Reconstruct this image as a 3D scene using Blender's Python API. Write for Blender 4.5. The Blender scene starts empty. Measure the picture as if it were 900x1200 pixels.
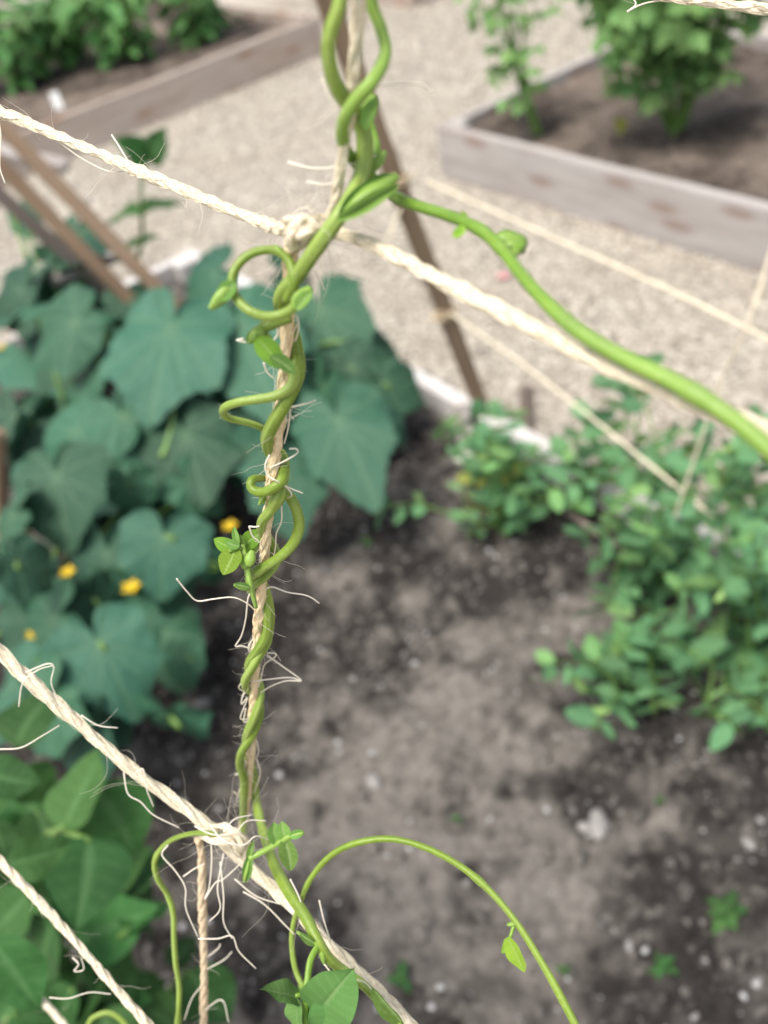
import bpy, bmesh, math, random
import numpy as np
from mathutils import Vector, Matrix
random.seed(7); rng = np.random.default_rng(7)
SC = bpy.context.scene
COL = SC.collection

# ------------------------------------------------------------------ camera, sky, sun, exposure
F = 1100.0                                   # focal length in pixels of a 900 x 1200 picture
PITCH, ROLL = math.radians(40), math.radians(-14)
CAM = np.array([0.0, 0.0, 1.39])
FW = np.array([0, math.cos(PITCH), -math.sin(PITCH)])
_rt = np.array([1.0, 0, 0]); _up = np.array([0, math.sin(PITCH), math.cos(PITCH)])
RT = _rt * math.cos(ROLL) + _up * math.sin(ROLL)
UP = -_rt * math.sin(ROLL) + _up * math.cos(ROLL)
cd = bpy.data.cameras.new('camera'); cam = bpy.data.objects.new('camera', cd); COL.objects.link(cam)
cam.matrix_world = Matrix(((RT[0], UP[0], -FW[0], CAM[0]), (RT[1], UP[1], -FW[1], CAM[1]), (RT[2], UP[2], -FW[2], CAM[2]), (0, 0, 0, 1)))
cd.sensor_fit = 'VERTICAL'; cd.lens = 6.8; cd.sensor_height = 6.8 * 1200 / F; cd.sensor_width = cd.sensor_height * .75
cd.clip_start = 0.01; cd.clip_end = 500
cd.dof.use_dof = True; cd.dof.focus_distance = 0.25; cd.dof.aperture_fstop = 2.1
SC.camera = cam
SUN_EL, SUN_AZ = math.radians(68), math.radians(235)      # high, behind and left of the camera, through bright cloud
w = bpy.data.worlds.new('World'); SC.world = w; w.use_nodes = True
nt = w.node_tree; nt.nodes.clear()
sky = nt.nodes.new('ShaderNodeTexSky'); sky.sky_type = 'NISHITA'; sky.sun_disc = False
sky.sun_elevation = SUN_EL; sky.sun_rotation = SUN_AZ; sky.dust_density = 3.0
hs = nt.nodes.new('ShaderNodeHueSaturation'); hs.inputs['Saturation'].default_value = 0.5
bg = nt.nodes.new('ShaderNodeBackground'); bg.inputs[1].default_value = 0.10
wo = nt.nodes.new('ShaderNodeOutputWorld')
nt.links.new(sky.outputs[0], hs.inputs['Color']); nt.links.new(hs.outputs[0], bg.inputs[0]); nt.links.new(bg.outputs[0], wo.inputs[0])
sd = bpy.data.lights.new('sun', 'SUN'); sd.energy = 2.0; sd.angle = math.radians(24); sd.color = (1, .955, .87)
sun = bpy.data.objects.new('sun', sd); COL.objects.link(sun)
sdir = Vector((math.sin(SUN_AZ) * math.cos(SUN_EL), math.cos(SUN_AZ) * math.cos(SUN_EL), math.sin(SUN_EL)))
sun.rotation_euler = sdir.to_track_quat('Z', 'Y').to_euler(); sun.location = (0, 0, 8)
SC.view_settings.view_transform = 'Standard'; SC.view_settings.look = 'None'
SC.view_settings.exposure = 1.2; SC.view_settings.gamma = 1.0; SC.view_settings.use_curve_mapping = False

# ------------------------------------------------------------------ helpers
def ray(u, v): return FW + RT * (u - 450) / F + UP * (600 - v) / F
def at(u, v, d): return CAM + ray(u, v) * d
def onz(u, v, z):
    r = ray(u, v); return CAM + r * ((z - CAM[2]) / r[2])
def depth_of(p): return float((np.asarray(p) - CAM) @ FW)
def dv(v): return 1.0 / (6.27 - 0.00354 * v)             # depth of the upright twine at picture height v
def nrm(a): a = np.asarray(a, float); return a / max(np.linalg.norm(a), 1e-9)
AX = nrm([0.472, -0.882, 0]); NX = np.array([-AX[1], AX[0], 0])   # along the beds / across the beds, away from the camera

def spline(pts, n=8):
    p = np.asarray(pts, float)
    if len(p) < 3:
        t = np.linspace(0, 1, n * 2)[:, None]; return p[0] * (1 - t) + p[-1] * t
    q = np.vstack([2 * p[0] - p[1], p, 2 * p[-1] - p[-2]]); out = []
    for i in range(1, len(q) - 2):
        a, b, c, d = q[i - 1:i + 3]
        for k in range(n):
            t = k / n
            out.append(.5 * (2 * b + (c - a) * t + (2 * a - 5 * b + 4 * c - d) * t * t + (3 * b - a - 3 * c + d) * t ** 3))
    out.append(p[-1]); return np.array(out)
def resample(p, step):
    s = np.r_[0, np.cumsum(np.linalg.norm(np.diff(p, axis=0), axis=1))]
    n = max(2, int(s[-1] / step) + 1); t = np.linspace(0, s[-1], n)
    return np.stack([np.interp(t, s, p[:, k]) for k in range(p.shape[1])], 1)
def frames(p):
    p = p[:, :3]; t = np.gradient(p, axis=0); t /= np.maximum(np.linalg.norm(t, axis=1), 1e-9)[:, None]
    a = np.array([0, 0, 1.]) if abs(t[0][2]) < .9 else np.array([1., 0, 0])
    u = nrm(np.cross(t[0], a)); U = [u]
    for i in range(1, len(p)):
        u = nrm(u - t[i] * (u @ t[i])); U.append(u)
    U = np.array(U); return t, U, np.cross(t, U)

class MB:
    def __init__(s): s.v = []; s.f = []; s.n = 0; s.at = []
    def add(s, v, f, attr=None):
        v = np.asarray(v, float); s.v.append(v); s.f += [tuple(int(i) + s.n for i in q) for q in f]; s.n += len(v)
        s.at.append(np.zeros(len(v)) if attr is None else np.broadcast_to(attr, (len(v),)))
    def tube(s, path, r, sides=8, ridge=0.0, nr=5, cap=True, attr=None):
        p = np.asarray(path)[:, :3]; n = len(p); r = np.broadcast_to(r, (n,))
        t, U, V = frames(p); a = np.linspace(0, 2 * math.pi, sides, endpoint=False)
        rr = r[:, None] * (1 + ridge * np.cos(a * nr)[None, :])
        v = p[:, None, :] + rr[..., None] * (np.cos(a)[None, :, None] * U[:, None, :] + np.sin(a)[None, :, None] * V[:, None, :])
        f = [(i * sides + j, i * sides + (j + 1) % sides, (i + 1) * sides + (j + 1) % sides, (i + 1) * sides + j) for i in range(n - 1) for j in range(sides)]
        if cap: f += [tuple(range(sides))[::-1], tuple((n - 1) * sides + j for j in range(sides))]
        s.add(v.reshape(-1, 3), f, attr)
    def mesh(s, name, smooth=True, attr=None, org=None):
        v = np.vstack(s.v)
        if org is not None: v = v - np.asarray(org)
        m = bpy.data.meshes.new(name); m.from_pydata(v.tolist(), [], s.f)
        if smooth: m.polygons.foreach_set('use_smooth', np.ones(len(m.polygons), bool))
        if attr:
            A = m.attributes.new(attr, 'FLOAT', 'POINT'); A.data.foreach_set('value', np.concatenate(s.at).astype(np.float32))
        m.update(); return m

def link(name, data, mat=None, parent=None, M=None):
    o = bpy.data.objects.new(name, data); COL.objects.link(o)
    if mat is not None and data is not None and not data.materials: data.materials.append(mat)
    if parent is not None: o.parent = parent
    if M is not None: o.matrix_basis = M
    return o
def tag(o, label=None, cat=None, group=None, kind=None):
    for k, x in (('label', label), ('category', cat), ('group', group), ('kind', kind)):
        if x: o[k] = x
    return o
def root(name, loc, label, cat, group=None):
    o = bpy.data.objects.new(name, None); o.empty_display_size = .02; COL.objects.link(o); o.location = tuple(loc)
    return tag(o, label, cat, group)
def part(name, mb, mat, parent, smooth=True, attr=None):
    return link(name, mb.mesh(name, smooth, attr, org=np.array(parent.matrix_basis.translation) if parent.parent is None else pos_of(parent)), mat, parent)
def pos_of(o):
    p = np.zeros(3)
    while o is not None: p = p + np.array(o.matrix_basis.translation); o = o.parent
    return p
def basis(pos, x, z, scale, org):                       # a matrix with local x along x and local z near z
    x = nrm(x); y = nrm(np.cross(z, x)); z = np.cross(x, y); p = np.asarray(pos) - np.asarray(org)
    s = np.broadcast_to(np.asarray(scale, float), (3,))
    return Matrix([[x[i] * s[0], y[i] * s[1], z[i] * s[2], p[i]] for i in range(3)] + [[0, 0, 0, 1]])

# ------------------------------------------------------------------ materials
def lin(r, g, b):
    f = lambda c: (c / 255 / 12.92) if c / 255 <= .04045 else ((c / 255 + .055) / 1.055) ** 2.4
    return (f(r), f(g), f(b), 1)
class Mat:
    def __init__(s, name, rough=.6, spec=.4):
        s.m = bpy.data.materials.new(name); s.m.use_nodes = True; s.t = s.m.node_tree
        s.b = s.t.nodes['Principled BSDF']; s.out = s.t.nodes['Material Output']
        s.b.inputs['Roughness'].default_value = rough; s.b.inputs['Specular IOR Level'].default_value = spec
    def n(s, typ, **kw):
        x = s.t.nodes.new('ShaderNode' + typ)
        for k, v in kw.items():
            if k in x.inputs: x.inputs[k].default_value = v
            else: setattr(x, k, v)
        return x
    def l(s, a, b): s.t.links.new(a, b)
    def coord(s, scale=(1, 1, 1), out='Object'):
        tc = s.n('TexCoord'); mp = s.n('Mapping'); mp.inputs['Scale'].default_value = scale
        s.l(tc.outputs[out], mp.inputs[0]); return mp.outputs[0]
    def noise(s, co, scale, detail=5, rough=.6):
        x = s.n('TexNoise', Scale=scale, Detail=detail, Roughness=rough); s.l(co, x.inputs['Vector']); return x.outputs['Fac']
    def ramp(s, fac, stops):
        r = s.n('ValToRGB'); e = r.color_ramp.elements
        while len(e) < len(stops): e.new(.5)
        for i, (p, c) in enumerate(stops): e[i].position = p; e[i].color = c
        s.l(fac, r.inputs[0]); return r.outputs[0]
    def mix(s, fac, a, b, mode='MIX'):
        x = s.n('Mix', data_type='RGBA', blend_type=mode)
        for val, i in ((fac, 0), (a, 6), (b, 7)):
            if hasattr(val, 'links'): s.l(val, x.inputs[i])
            else: x.inputs[i].default_value = val
        return x.outputs[2]
    def bump(s, h, strength=.4, dist=.002):
        b = s.n('Bump', Strength=strength, Distance=dist); s.l(h, b.inputs['Height']); s.l(b.outputs[0], s.b.inputs['Normal'])
    def col(s, c): s.l(c, s.b.inputs['Base Color'])
    def translucent(s, c, k):
        tr = s.n('BsdfTranslucent'); ms = s.n('MixShader'); ms.inputs[0].default_value = k
        s.l(c, tr.inputs[0]); s.l(s.b.outputs[0], ms.inputs[1]); s.l(tr.outputs[0], ms.inputs[2]); s.l(ms.outputs[0], s.out.inputs[0])

def leaf_mat(name, dark, light, vein, rough=.5, trans=.22, nscale=6, spec=.4, veinmix=.55):
    M = Mat(name, rough + .06, spec * .5); co = M.coord(); oi = M.n('ObjectInfo')
    a = M.mix(M.noise(co, nscale, 4), dark, light)
    hv = M.n('HueSaturation'); mr = M.n('MapRange'); mr.inputs['To Min'].default_value = .62; mr.inputs['To Max'].default_value = 1.32
    M.l(oi.outputs['Random'], mr.inputs[0]); M.l(mr.outputs[0], hv.inputs['Value']); M.l(a, hv.inputs['Color'])
    mh = M.n('MapRange'); mh.inputs['To Min'].default_value = .485; mh.inputs['To Max'].default_value = .515
    ml = M.n('Math', operation='FRACT'); mm = M.n('Math', operation='MULTIPLY'); mm.inputs[1].default_value = 7.31
    M.l(oi.outputs['Random'], mm.inputs[0]); M.l(mm.outputs[0], ml.inputs[0]); M.l(ml.outputs[0], mh.inputs[0]); M.l(mh.outputs[0], hv.inputs['Hue'])
    at_ = M.n('Attribute', attribute_name='vein'); sc = M.n('Math', operation='MULTIPLY'); sc.inputs[1].default_value = veinmix
    M.l(at_.outputs['Fac'], sc.inputs[0])
    c = M.mix(sc.outputs[0], hv.outputs[0], vein); M.col(c)
    M.bump(M.noise(co, nscale * 9, 3), .35, .004); M.translucent(c, trans); return M.m

def wood(name, a, b, knot, rough=.75):
    M = Mat(name, rough, .3); oi = M.n('ObjectInfo')
    tc = M.n('TexCoord'); ad = M.n('VectorMath', operation='ADD'); M.l(tc.outputs['Object'], ad.inputs[0]); M.l(oi.outputs['Location'], ad.inputs[1])
    mp = M.n('Mapping'); mp.inputs['Scale'].default_value = (1.2, 14, 14); M.l(ad.outputs[0], mp.inputs[0])
    g = M.noise(mp.outputs[0], 3, 8, .65)
    mp2 = M.n('Mapping'); mp2.inputs['Scale'].default_value = (2.2, 7, 7); M.l(ad.outputs[0], mp2.inputs[0])
    sx = M.n('SeparateXYZ'); cx = M.n('CombineXYZ'); M.l(mp2.outputs[0], sx.inputs[0]); M.l(sx.outputs[0], cx.inputs[0]); M.l(sx.outputs[2], cx.inputs[1]); k = M.n('TexVoronoi', Scale=1.0); k.voronoi_dimensions = '2D'; M.l(cx.outputs[0], k.inputs['Vector'])
    kn = M.ramp(k.outputs['Distance'], [(0.07, (1, 1, 1, 1)), (.17, (0, 0, 0, 1))])
    c = M.ramp(g, [(.3, a), (.7, b)])
    st = M.noise(mp2.outputs[0], 1.3, 4); c = M.mix(M.ramp(st, [(.4, (0, 0, 0, 1)), (.8, (.45, .45, .45, 1))]), c, knot)
    kf = M.n('Math', operation='MULTIPLY'); kf.inputs[1].default_value = .7; M.l(kn, kf.inputs[0])
    M.col(M.mix(kf.outputs[0], c, knot)); M.bump(g, .5, .003); return M.m

MT = {}
MT['board'] = wood('weathered_board', (.36, .30, .26, 1), (.52, .45, .39, 1), (.30, .18, .12, 1), .6)
MT['board_pale'] = wood('skylit_board', (.52, .49, .47, 1), (.70, .68, .67, 1), (.34, .27, .22, 1), .5)  # paler all over: sky reflection on the board tops put into the colour
MT['board_grey'] = wood('weathered_board_grey', (.31, .285, .27, 1), (.46, .43, .41, 1), (.24, .16, .125, 1), .6)
MT['lath'] = wood('brown_lath', (.20, .135, .085, 1), (.33, .235, .16, 1), (.11, .07, .045, 1), .55)
MT['lath_grey'] = wood('grey_lath', (.19, .145, .12, 1), (.29, .24, .21, 1), (.12, .09, .07, 1), .65)
def m_twine(name='sisal_twine', stops=[(.25, (.55, .44, .28, 1)), (.5, (.78, .69, .52, 1)), (.8, (.88, .82, .70, 1))], pale=(.82, .74, .57, 1)):
    M = Mat(name, .85, .2); co = M.coord()
    n = M.noise(co, 900, 4); n2 = M.noise(co, 120, 3)
    c = M.ramp(n, stops)
    M.col(M.mix(M.ramp(n2, [(.35, (0, 0, 0, 1)), (.8, (.5, .5, .5, 1))]), c, pale)); M.bump(n, .6, .0004); M.translucent(c, .12); return M.m
MT['twine'] = m_twine()
MT['straw'] = m_twine('straw_twine', [(.25, (.60, .43, .22, 1)), (.5, (.82, .66, .41, 1)), (.8, (.90, .79, .57, 1))], (.86, .74, .52, 1))
def m_twine2():
    M = Mat('tan_twine', .85, .2); co = M.coord(); n = M.noise(co, 500, 4)
    M.col(M.ramp(n, [(.25, (.46, .34, .21, 1)), (.75, (.70, .57, .40, 1))])); M.bump(n, .6, .0004); return M.m
MT['tan'] = m_twine2()
def m_fib():
    M = Mat('twine_fibre', .6, .4); M.b.inputs['Base Color'].default_value = (.82, .76, .65, 1); M.translucent(M.mix(0.0, (.82, .76, .65, 1), (.82, .76, .65, 1)), .25); return M.m
MT['fibre'] = m_fib()
def m_stem(name, a, b, pale):
    M = Mat(name, .42, .35); co = M.coord(); n = M.noise(co, 90, 4); n2 = M.noise(co, 900, 3)
    c = M.ramp(n, [(.3, a), (.7, b)]); at_ = M.n('Attribute', attribute_name='tone')
    c = M.mix(at_.outputs['Fac'], c, pale); c = M.mix(M.ramp(n2, [(.5, (0, 0, 0, 1)), (.85, (.3, .3, .3, 1))]), c, (.38, .45, .16, 1))
    M.col(c); M.b.inputs['Subsurface Weight'].default_value = .04; M.b.inputs['Subsurface Radius'].default_value = (.002, .003, .001); M.b.inputs['Subsurface Scale'].default_value = .5
    n3 = M.noise(M.coord(), 260, 5); sp_ = M.ramp(n3, [(.60, (0, 0, 0, 1)), (.78, (.55, .55, .55, 1))]); c = M.mix(sp_, c, (.17, .15, .035, 1)); M.col(c); M.bump(M.mix(.5, n2, n3), .5, .0006); return M.m
MT['vine'] = m_stem('bean_vine_skin', (.10, .165, .012, 1), (.17, .255, .022, 1), (.28, .38, .09, 1))
MT['vine_bright'] = m_stem('bean_shoot_skin', (.09, .185, .014, 1), (.16, .285, .03, 1), (.27, .40, .09, 1))
MT['greenstem'] = m_stem('garden_stem', (.08, .17, .03, 1), (.14, .25, .06, 1), (.2, .3, .1, 1))
MT['youngleaf'] = leaf_mat('young_bean_leaf', (.16, .33, .03, 1), (.28, .47, .05, 1), (.42, .58, .20, 1), .5, .35, 150)
MT['budleaf'] = leaf_mat('bean_bud_leaf', (.12, .25, .04, 1), (.20, .35, .08, 1), (.36, .48, .22, 1), .5, .3, 150)
MT['cuke'] = leaf_mat('cucumber_leaf', (.022, .080, .045, 1), (.052, .138, .084, 1), (.12, .21, .115, 1), .38, .10, 14, .5, .6)
MT['bean'] = leaf_mat('bean_leaf', (.026, .085, .020, 1), (.052, .14, .034, 1), (.14, .28, .11, 1), .48, .2, 12, .45, .4)
MT['pea'] = leaf_mat('pea_leaf', (.065, .185, .075, 1), (.15, .32, .14, 1), (.17, .32, .14, 1), .42, .22, 25, .5, .3)
MT['pea_pale'] = leaf_mat('pale_pea_leaf', (.12, .26, .08, 1), (.20, .37, .13, 1), (.25, .4, .18, 1), .42, .25, 25, .5, .3)
MT['pepper'] = leaf_mat('pepper_leaf', (.055, .16, .04, 1), (.115, .27, .075, 1), (.18, .32, .11, 1), .38, .2, 20, .5, .3)
MT['tomato'] = leaf_mat('potato_leaf', (.14, .29, .085, 1), (.25, .42, .15, 1), (.25, .4, .16, 1), .5, .32, 20, .4, .3)
MT['yellowleaf'] = leaf_mat('yellowing_leaf', (.26, .32, .05, 1), (.40, .40, .08, 1), (.5, .45, .2, 1), .5, .25, 25)
def plain(name, c, rough=.5, var=.25, scale=40, trans=0):
    M = Mat(name, rough, .4); co = M.coord(); n = M.noise(co, scale, 4)
    d = (c[0] * (1 - var), c[1] * (1 - var), c[2] * (1 - var), 1); k = M.mix(n, d, c); M.col(k)
    if trans: M.translucent(k, trans)
    return M.m
MT['petal'] = plain('yellow_petal', (.80, .54, .018, 1), .5, .2, 60, .2)
MT['hair'] = plain('stem_hair', (.62, .68, .45, 1), .5, .1, 60, .4)
MT['white'] = plain('white_petal', (.80, .82, .70, 1), .5, .1, 60, .15)
MT['pod'] = plain('pea_pod_skin', (.26, .43, .13, 1), .35, .3, 40)
MT['plastic'] = plain('white_plastic', (.78, .79, .78, 1), .35, .06, 30)
MT['pink'] = plain('pink_petal', (.75, .30, .33, 1), .5, .15, 60)
def m_stone(name, cols, rough=.7):
    M = Mat(name, rough, .35); a = M.n('Attribute', attribute_name='tone'); k = len(cols)
    c = M.ramp(a.outputs['Fac'], [(i / (k - 1), x) for i, x in enumerate(cols)]); n = M.noise(M.coord(), 150, 4)
    M.col(M.mix(M.ramp(n, [(.35, (0, 0, 0, 1)), (.8, (.4, .4, .4, 1))]), c, (.2, .17, .14, 1))); M.bump(n, .3, .001); return M.m
MT['gravelstone'] = m_stone('gravel_stone', [(.10, .09, .075, 1), (.35, .312, .262, 1), (.46, .415, .35, 1), (.25, .225, .195, 1), (.70, .65, .57, 1)])
MT['pebble'] = m_stone('soil_pebble', [(.13, .12, .115, 1), (.24, .225, .215, 1), (.34, .33, .32, 1), (.52, .52, .52, 1)], .5)
def m_gravel():
    M = Mat('gravel_ground', .85, .25); co = M.coord()
    v = M.n('TexVoronoi', Scale=95); M.l(co, v.inputs['Vector'])
    hsv = M.n('SeparateColor'); M.l(v.outputs['Color'], hsv.inputs[0])
    c = M.ramp(hsv.outputs[0], [(0, (.12, .104, .085, 1)), (.3, (.34, .302, .25, 1)), (.7, (.45, .405, .34, 1)), (1, (.64, .59, .51, 1))])
    big = M.noise(co, 2.2, 5); c = M.mix(M.ramp(big, [(.42, (0, 0, 0, 1)), (.75, (.5, .5, .5, 1))]), c, (.33, .27, .21, 1))
    M.col(c); dn = M.n('Math', operation='SUBTRACT'); dn.inputs[0].default_value = 1; M.l(v.outputs['Distance'], dn.inputs[1])
    M.bump(dn.outputs[0], .8, .008); return M.m
MT['gravel'] = m_gravel()
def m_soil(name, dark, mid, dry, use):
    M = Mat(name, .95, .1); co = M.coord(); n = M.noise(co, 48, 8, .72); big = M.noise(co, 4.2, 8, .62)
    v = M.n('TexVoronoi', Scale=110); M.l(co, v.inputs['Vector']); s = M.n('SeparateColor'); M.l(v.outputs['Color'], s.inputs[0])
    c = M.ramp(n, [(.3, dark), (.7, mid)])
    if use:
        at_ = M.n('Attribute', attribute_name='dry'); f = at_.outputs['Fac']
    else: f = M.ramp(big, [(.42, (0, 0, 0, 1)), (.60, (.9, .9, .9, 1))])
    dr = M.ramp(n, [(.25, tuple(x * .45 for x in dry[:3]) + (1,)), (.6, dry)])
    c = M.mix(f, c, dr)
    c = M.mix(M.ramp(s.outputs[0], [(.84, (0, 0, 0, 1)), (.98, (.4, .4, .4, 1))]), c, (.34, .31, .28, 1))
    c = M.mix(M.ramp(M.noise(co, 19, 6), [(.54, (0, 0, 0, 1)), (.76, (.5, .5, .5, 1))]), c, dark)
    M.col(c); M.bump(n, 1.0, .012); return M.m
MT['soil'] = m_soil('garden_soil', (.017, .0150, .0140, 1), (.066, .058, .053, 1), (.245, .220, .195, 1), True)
MT['soil_brown'] = m_soil('brown_soil', (.035, .027, .022, 1), (.10, .078, .064, 1), (.24, .19, .155, 1), False)

# ------------------------------------------------------------------ ground, beds, soil
ZT = 0.19                                         # top of the bed boards
def g2(u, v, z=ZT): return onz(u, v, z)
gm = MB(); S = 60.0
gm.add([(-S, -S, 0), (S, -S, 0), (S, S, 0), (-S, S, 0)], [(0, 1, 2, 3)])
tag(link('gravel_path', gm.mesh('gravel_path', False), MT['gravel']), 'pale beige gravel path between the raised beds', 'gravel', kind='structure')

def plank_mesh(L, T, H):
    bm = bmesh.new(); bmesh.ops.create_cube(bm, size=1)
    for v in bm.verts: v.co.x *= L; v.co.y *= T; v.co.z *= H
    bmesh.ops.subdivide_edges(bm, edges=[e for e in bm.edges if abs((e.verts[0].co - e.verts[1].co).x) > L * .5], cuts=10)
    bmesh.ops.bevel(bm, geom=[e for e in bm.edges if len(e.link_faces) == 2 and e.calc_face_angle(0) > .8], offset=.0035, segments=2, affect='EDGES')
    for v in bm.verts: v.co.y += .0022 * math.sin(v.co.x * 3.1 + T * 90); v.co.z += .0015 * math.sin(v.co.x * 5.3 + 1)
    m = bpy.data.meshes.new('plank'); bm.to_mesh(m); bm.free()
    m.polygons.foreach_set('use_smooth', np.zeros(len(m.polygons), bool)); return m
def plank(par, p0, p1, z0, z1, T, mat, name='plank'):
    p0 = np.asarray(p0, float); p1 = np.asarray(p1, float); d = p1 - p0; L = float(np.linalg.norm(d[:2])); x = nrm([d[0], d[1], 0])
    c = (p0 + p1) / 2; c = np.array([c[0], c[1], (z0 + z1) / 2])
    return link(name, plank_mesh(L, T, z1 - z0), mat, par, basis(c, x, np.array([0, 0, 1.]), 1, pos_of(par)))
BEDS = []
def bed(corner, la, ln, sa, sn, label, mat, T=.038, H=ZT):
    """corner: outer corner; la along sa*AX, ln along sn*NX"""
    c = np.array([corner[0], corner[1], 0]); A = AX * sa; N = NX * sn
    r = root('raised_bed', c, label, 'raised bed', 'wooden raised beds')
    h = T / 2
    plank(r, c + N * h, c + N * h + A * la, .0, H, T, mat)
    plank(r, c + N * (ln - h), c + N * (ln - h) + A * la, .0, H, T, mat)
    e0 = T + .001; plank(r, c + A * h + N * e0, c + A * h + N * (ln - e0), .0, H - .003, T, mat)
    plank(r, c + A * (la - h) + N * e0, c + A * (la - h) + N * (ln - e0), .0, H - .003, T, mat)
    for s in (1,):
        q = c + A * (T + .03) + N * (T + .03)
        plank(r, q - A * .026, q + A * .026, 0.0, H + .02 * (mat is MT['board']), .052, mat, 'corner_post')
    BEDS.append((c, A, N, la, ln)); return r
def vnoise(x, y, seed, scale):
    r = np.random.default_rng(seed); T = r.random((64, 64)); x = x * scale + 1000; y = y * scale + 1000
    i = np.floor(x).astype(int); j = np.floor(y).astype(int); fx = x - i; fy = y - j
    fx = fx * fx * (3 - 2 * fx); fy = fy * fy * (3 - 2 * fy); g = lambda a, b: T[a % 64, b % 64]
    return (g(i, j) * (1 - fx) + g(i + 1, j) * fx) * (1 - fy) + (g(i, j + 1) * (1 - fx) + g(i + 1, j + 1) * fx) * fy
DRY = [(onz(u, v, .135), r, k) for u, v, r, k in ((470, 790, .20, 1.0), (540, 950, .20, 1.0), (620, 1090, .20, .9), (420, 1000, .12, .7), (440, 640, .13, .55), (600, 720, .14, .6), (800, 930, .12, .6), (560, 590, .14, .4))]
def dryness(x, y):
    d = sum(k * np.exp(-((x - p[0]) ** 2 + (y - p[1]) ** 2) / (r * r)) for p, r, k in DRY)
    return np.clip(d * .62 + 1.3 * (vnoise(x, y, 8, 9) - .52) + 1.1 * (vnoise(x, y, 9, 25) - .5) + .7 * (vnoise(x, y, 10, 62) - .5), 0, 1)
def soil_h(x, y):
    return (.022 * vnoise(x, y, 1, 6) + .016 * vnoise(x, y, 2, 19) + .011 * vnoise(x, y, 3, 48) + .006 * vnoise(x, y, 4, 110)) - .028
def soil(bedinfo, z, n, label, mat):
    c, A, N, la, ln = bedinfo; T = .0385
    ua = np.linspace(T, la - T, n[0]); un = np.linspace(T, ln - T, n[1]); a, b = np.meshgrid(ua, un, indexing='ij')
    P = c + a[..., None] * A + b[..., None] * N; x, y = P[..., 0], P[..., 1]
    P[..., 2] = z + soil_h(x, y)
    idx = np.arange(n[0] * n[1]).reshape(n); f = np.stack([idx[:-1, :-1], idx[1:, :-1], idx[1:, 1:], idx[:-1, 1:]], -1).reshape(-1, 4)
    m = MB(); m.add(P.reshape(-1, 3), f.tolist())
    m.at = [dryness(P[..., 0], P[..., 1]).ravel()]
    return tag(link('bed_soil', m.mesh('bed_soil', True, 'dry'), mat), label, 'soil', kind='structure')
C0 = g2(225, 290)
own = bed(C0, 3.6, 1.52, 1, -1, 'nearest raised bed, pale board running behind the pea plants', MT['board_pale'])
CR = g2(510, 148)
bed(CR, 2.6, 1.2, 1, 1, 'raised bed of grey knotty boards holding the bushy potato plant', MT['board_grey'])
CL = g2(375, 18)
bed(CL, 2.4, 3.2, -1, -1, 'raised bed of pinkish boards full of pepper plants', MT['board'])
CF = g2(478, -32)
bed(CF, 2.4, 2.6, -1, 1, 'far raised bed at the very top edge above the gravel', MT['board'])
ZS = .135
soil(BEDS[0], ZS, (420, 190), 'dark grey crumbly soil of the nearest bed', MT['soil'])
soil(BEDS[1], .145, (110, 60), 'brown bare soil around the potato plant', MT['soil_brown'])
soil(BEDS[2], .145, (60, 80), 'brown soil under the pepper plants', MT['soil_brown'])
soil(BEDS[3], .145, (30, 30), 'soil of the far bed at the top edge', MT['soil_brown'])
def inbed(x, y, pad=0):
    r = np.zeros(x.shape, bool)
    for c, A, N, la, ln in BEDS:
        a = (x - c[0]) * A[0] + (y - c[1]) * A[1]; b = (x - c[0]) * N[0] + (y - c[1]) * N[1]
        r |= (a > -pad) & (a < la + pad) & (b > -pad) & (b < ln + pad)
    return r
ph = (1 + 5 ** .5) / 2
ICO = np.array([(-1, ph, 0), (1, ph, 0), (-1, -ph, 0), (1, -ph, 0), (0, -1, ph), (0, 1, ph), (0, -1, -ph), (0, 1, -ph), (ph, 0, -1), (ph, 0, 1), (-ph, 0, -1), (-ph, 0, 1)]) / 1.9
ICF = np.array([(0, 11, 5), (0, 5, 1), (0, 1, 7), (0, 7, 10), (0, 10, 11), (1, 5, 9), (5, 11, 4), (11, 10, 2), (10, 7, 6), (7, 1, 8), (3, 9, 4), (3, 4, 2), (3, 2, 6), (3, 6, 8), (3, 8, 9), (4, 9, 5), (2, 4, 11), (6, 2, 10), (8, 6, 7), (9, 8, 1)])
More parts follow.
